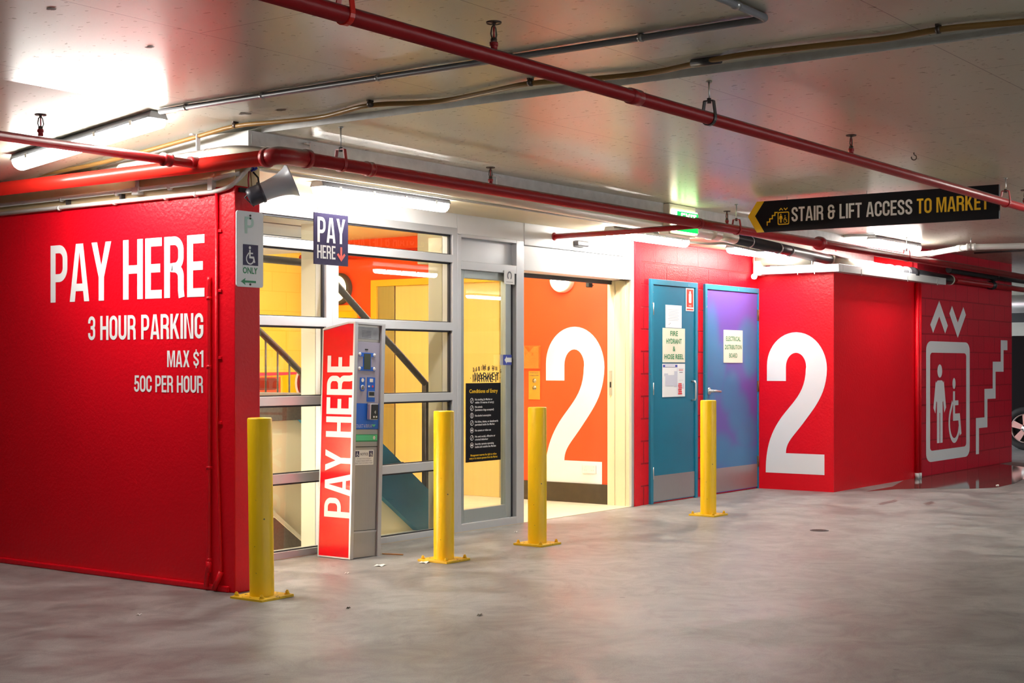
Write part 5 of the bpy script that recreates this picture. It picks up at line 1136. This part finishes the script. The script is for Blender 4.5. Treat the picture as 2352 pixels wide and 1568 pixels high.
def rail(yc, balusters):
    top = [(0.3, yc, 1.97), (1.72, yc, 1.955), (1.88, yc, 1.93), (2.06, yc, 1.805), (2.363, yc, 1.582), (2.721, yc, 1.338), (3.131, yc, 1.036), (3.20, yc, 0.985)]
    o = MB().tube(bend(top, 0.08), 0.026, 14).build('handrail', 'rail_dark', st)
    o['label'] = 'dark handrail with balusters on the far side' if balusters else 'dark handrail on the near side'
    for x, z0_ in ((3.04, 0.06),) + (((1.95, 1.0),) if balusters else ()):
        zt_ = 1.338 - 0.735 * (x - 2.721); MB().box(x - 0.027, x + 0.027, yc - 0.02, yc + 0.02, z0_, zt_, 0.003).build('post', 'rail_dark', o)
    if balusters:
        for k in range(9):
            x = 1.98 + 0.13 * k + 0.03; zt_ = 1.338 - 0.735 * (x - 2.721)
            MB().cyl((x, yc, zt_ - 0.78), (x, yc, zt_), 0.008, 8).build('baluster', 'rail_dark', o)
rail(1.15, False)
rail(2.35, True)
# upper flight boxing, duct and pipe seen through the top lights
tag(MB().box(0.26, 1.95, 1.25, 2.35, 2.22, 2.50).box(0.26, 1.95, 1.22, 2.35, 2.135, 2.21).box(0.26, 1.95, 1.19, 2.35, 2.05, 2.125).build('stair_bulkhead', 'white_paint'), 'white stepped bulkhead high in the lobby behind the left top light', 'bulkhead')
tag(B(5.16, 5.33, 2.62, 3.0, 2.21, 2.515, 0.006).build('air_duct', 'duct_grey'), 'grey boxed air duct under the lobby ceiling before the orange wall', 'duct')
tag(MB().cyl((5.42, 1.05, 2.36), (5.42, 4.78, 2.36), 0.035, 16).build('lobby_pipe', 'pipe_orange'), 'red pipe along the orange wall seen through the top lights', 'pipe')
for p, d, ln in (((3.1, 1.45, 2.515), X, 1.2), ((1.0, 2.9, 2.515), X, 1.2), ((4.6, 1.15, 2.515), X, 1.2), ((2.9, 2.5, 2.515), X, 1.2)):  # unseen tubes added above the glazing to brighten the lobby
    o = root('lobby_fill_light', p, 'added tube light on the lobby ceiling, unseen above the glazing', 'tube light', 'added lobby ceiling lights')
    e = Vector(d) * ln / 2; s_ = Vector((d[1], d[0], 0)) * 0.06; p = Vector(p)
    a0, a1 = p - e - s_, p + e + s_
    B(min(a0.x, a1.x), max(a0.x, a1.x), min(a0.y, a1.y), max(a0.y, a1.y), p.z - 0.02, p.z + 0.004).build('tray', 'white_paint', o)
    MB().tube([p - e * 0.97 - Z * 0.04, p + e * 0.97 - Z * 0.04], 0.026, 12).build('tube', 'lobby_fill_tube', o)
o = root('stair_fill_light', (0.27, 1.02, 0.3), 'added tube light hidden behind the red column, brightening the wall under the stair', 'tube light')  # added unseen tube for the glow under the stair, real source unknown
B(0.25, 0.28, 0.98, 1.06, 0.25, 1.2).build('tray', 'white_paint', o)
MB().tube([(0.31, 1.02, 0.28), (0.31, 1.02, 1.17)], 0.022, 12).build('tube', 'stair_fill_tube', o)

# ================================================================== CAR, far right
car = root('car', (16.0, 0.6, 0), 'black car parked behind the far end of the block wall', 'car')
wc = SZ(2355, 1034, 0); wx, wy = wc.x, wc.y
prof = [(-0.88, 0.30), (-0.95, 0.62), (-0.93, 1.02), (-0.66, 1.58), (-0.2, 1.68), (1.3, 1.67), (1.75, 1.48), (2.25, 1.10), (3.25, 0.95), (3.46, 0.72), (3.46, 0.34), (3.2, 0.26), (-0.7, 0.25)]
b = MB(); b.prism([(-x, z) for x, z in prof], (wx + 0.06, wy, 0), Y, Z, (1.75, 0, 0)); 
o_ = b.build('body', 'car_black', car)
MB().prism([(-x, z) for x, z in ((-0.62, 1.10), (-0.48, 1.52), (0.45, 1.58), (0.45, 1.10))], (wx + 0.055, wy, 0), Y, Z, (0.01, 0, 0)).prism([(-x, z) for x, z in ((0.53, 1.10), (0.53, 1.58), (1.3, 1.56), (2.0, 1.12))], (wx + 0.055, wy, 0), Y, Z, (0.01, 0, 0)).build('side_window', 'car_black', car)
def wheel(yc):
    t = MB().lathe((wx + 0.2, yc, 0.32), (-1, 0, 0), [(0.215, 0.0), (0.30, 0.0), (0.32, 0.03), (0.32, 0.17), (0.30, 0.2), (0.215, 0.205), (0.215, 0.0)], 40).build('tyre', 'rubber', car)
    rm = MB().lathe((wx + 0.0, yc, 0.32), (-1, 0, 0), [(0.215, -0.15), (0.215, 0.0), (0.20, 0.0), (0.195, -0.03), (0.19, -0.15), (0.0, -0.15)], 40)
    for k in range(5):
        a = 2 * PI * k / 5 + 0.35; dr = Vector((0, math.cos(a), math.sin(a))); tg = Vector((0, -math.sin(a), math.cos(a))); c0 = Vector((wx, yc, 0.32))
        A = [rm.bm.verts.new(c0 + q) for q in (dr * 0.03 - tg * 0.032, dr * 0.03 + tg * 0.032, dr * 0.20 + tg * 0.05, dr * 0.20 - tg * 0.05)]
        Bq = [rm.bm.verts.new(v.co + Vector((0.03, 0, 0))) for v in A]
        rm.face(A); rm.face(Bq[::-1])
        for i in range(4): rm.face([A[i], Bq[i], Bq[(i + 1) % 4], A[(i + 1) % 4]])
    rm.lathe((wx + 0.01, yc, 0.32), (-1, 0, 0), [(0.06, 0), (0.055, 0.015), (0, 0.018)], 20)
    r_ = rm.build('rim', 'alloy', t)
    for k in range(5):
        a = 2 * PI * (k + 0.5) / 5 + 0.35; MB().cyl((wx + 0.01, yc + 0.045 * math.cos(a), 0.32 + 0.045 * math.sin(a)), (wx - 0.012, yc + 0.045 * math.cos(a), 0.32 + 0.045 * math.sin(a)), 0.010, 8).build('wheel_nut', 'rubber', t)
wheel(wy); wheel(wy - 2.55)
tag(MB().cyl((17.5, -8, 2.2), (17.5, 8, 2.2), 0.14, 24).build('air_pipe', 'zinc'), 'silver duct under the slab beyond the end of the block wall', 'duct')

# ================================================================== FLOOR BITS
s = root('floor_drain', (4.718, -1.312, 0), 'small round drain grate in the concrete floor at right', 'drain')
MB().lathe((4.718, -1.312, 0.0), Z, [(0.07, 0), (0.07, 0.003), (0.055, 0.003), (0.055, 0.0015), (0, 0.0015)], 28).build('rim', 'dark_steel', s)
b = MB()
for i in range(-3, 4): b.box(4.718 - 0.052 * math.sqrt(1 - (i / 4) ** 2), 4.718 + 0.052 * math.sqrt(1 - (i / 4) ** 2), -1.312 + i * 0.014 - 0.003, -1.312 + i * 0.014 + 0.003, 0.001, 0.0035)
b.build('grate', 'brass_dark', s)
def scrap(name, u, v, w, d, m, label, cat='litter', rot=0.3):
    q = SZ(u, v, 0); b = MB(); mt = Matrix.Translation(q) @ Matrix.Rotation(rot, 4, 'Z')
    n = 3
    G_ = [[b.bm.verts.new(mt @ Vector((w * (i / n - 0.5), d * (j / n - 0.5), 0.0012 + 0.0035 * ((i + 2 * j) % 3)))) for j in range(n + 1)] for i in range(n + 1)]
    for i in range(n):
        for j in range(n): b.face([G_[i][j], G_[i + 1][j], G_[i + 1][j + 1], G_[i][j + 1]])
    o = b.build(name, m); sd = o.modifiers.new('thickness', 'SOLIDIFY'); sd.thickness = 0.001
    return tag(o, label, cat)
scrap('paper_scrap', 873, 1299, 0.075, 0.055, 'litter', 'white paper ticket on the floor right of the pay machine')
scrap('paper_scrap', 975, 1292, 0.07, 0.05, 'litter', 'white paper ticket at the base of the bollard right of the machine')
scrap('paper_scrap', 797, 1317, 0.035, 0.02, 'litter', 'tiny paper scrap on the floor before the pay machine')
scrap('dead_leaf', 1102, 1413, 0.035, 0.02, 'leaf', 'small dark leaf in the middle of the concrete floor', 'leaf')
scrap('dead_leaf', 320, 1412, 0.03, 0.02, 'litter', 'small pale leaf on the floor before the red wall', 'leaf')
scrap('dead_leaf', 800, 1397, 0.025, 0.015, 'leaf', 'small dark leaf on the floor between two yellow bollards', 'leaf')
scrap('leaf_crumb', 1185, 1222, 0.03, 0.02, 'litter', 'pale crumb on the floor by the sliding door sill')
scrap('paper_scrap', 2291, 1115, 0.16, 0.03, 'litter', 'white paper strip on the wet floor at the far right')
qa, qb = SZ(878, 1273, 0), SZ(926, 1275, 0)
tag(MB().tube([qa + Z * 0.005, qb + Z * 0.005], 0.004, 8).build('wooden_stick', 'wood'), 'thin wooden stick on the floor beside the pay machine', 'stick')
# wet patch at the foot of the far wall
wet = bpy.data.materials.new('wet_floor'); wet.use_nodes = True; wb_ = wet.node_tree.nodes['Principled BSDF']
wb_.inputs['Base Color'].default_value = (0.09, 0.085, 0.08, 1); wb_.inputs['Roughness'].default_value = 0.06; M['wet_floor'] = wet
pp = [SZ(*q, 0.0015) for q in ((1990, 1128), (2050, 1117), (2112, 1104), (2200, 1089), (2260, 1078), (2322, 1066), (2352, 1072), (2368, 1092), (2330, 1110), (2290, 1119), (2230, 1122), (2140, 1121), (2060, 1123))]
pp = [Vector((p.x, -0.031 if 2 <= k <= 5 or p.y > -0.031 else p.y, p.z)) for k, p in enumerate(pp)]
b = MB(); b.face([b.bm.verts.new(p) for p in pp]); o = b.build('puddle', 'wet_floor'); tag(o, 'wet puddle along the foot of the far red block wall', 'puddle')
for u, v, w, lab in ((2045, 1155, 0.5, 'longer faint red skid smear on the floor before the number wall'), (2140, 1157, 0.3, 'shorter faint red skid smear on the floor before the number wall')):
    q = SZ(u, v, 0.001); b = MB()
    for k in range(3): b.poly([(0, 0.03 * k), (w, 0.03 * k + 0.02), (w * 0.96, 0.03 * k + 0.033), (0.04, 0.03 * k + 0.010)], q - X * w / 2 + X * 0.05 * k, X, Y)
    tag(b.build('floor_smear', 'stain_red'), lab, 'stain', 'red smears on the floor')

ce = [ob for ob in COL.objects if ob.name == 'ceiling'][0]
for u, v, rx in ((645, 253, 0.035), (562, 261, 0.040), (345, 108, 0.022), (118, 21, 0.02)):
    q = SZ(u, v, CU - 0.0015); b = MB(); rg = random.Random(u)
    b.poly([(rx * (0.7 + 0.6 * rg.random()) * math.cos(a * 0.45), rx * 0.8 * (0.6 + 0.7 * rg.random()) * math.sin(a * 0.45)) for a in range(14)], q, Y, X)
    b.build('rust_patch', 'brown_panel', ce)['label'] = 'small brown rust patch'
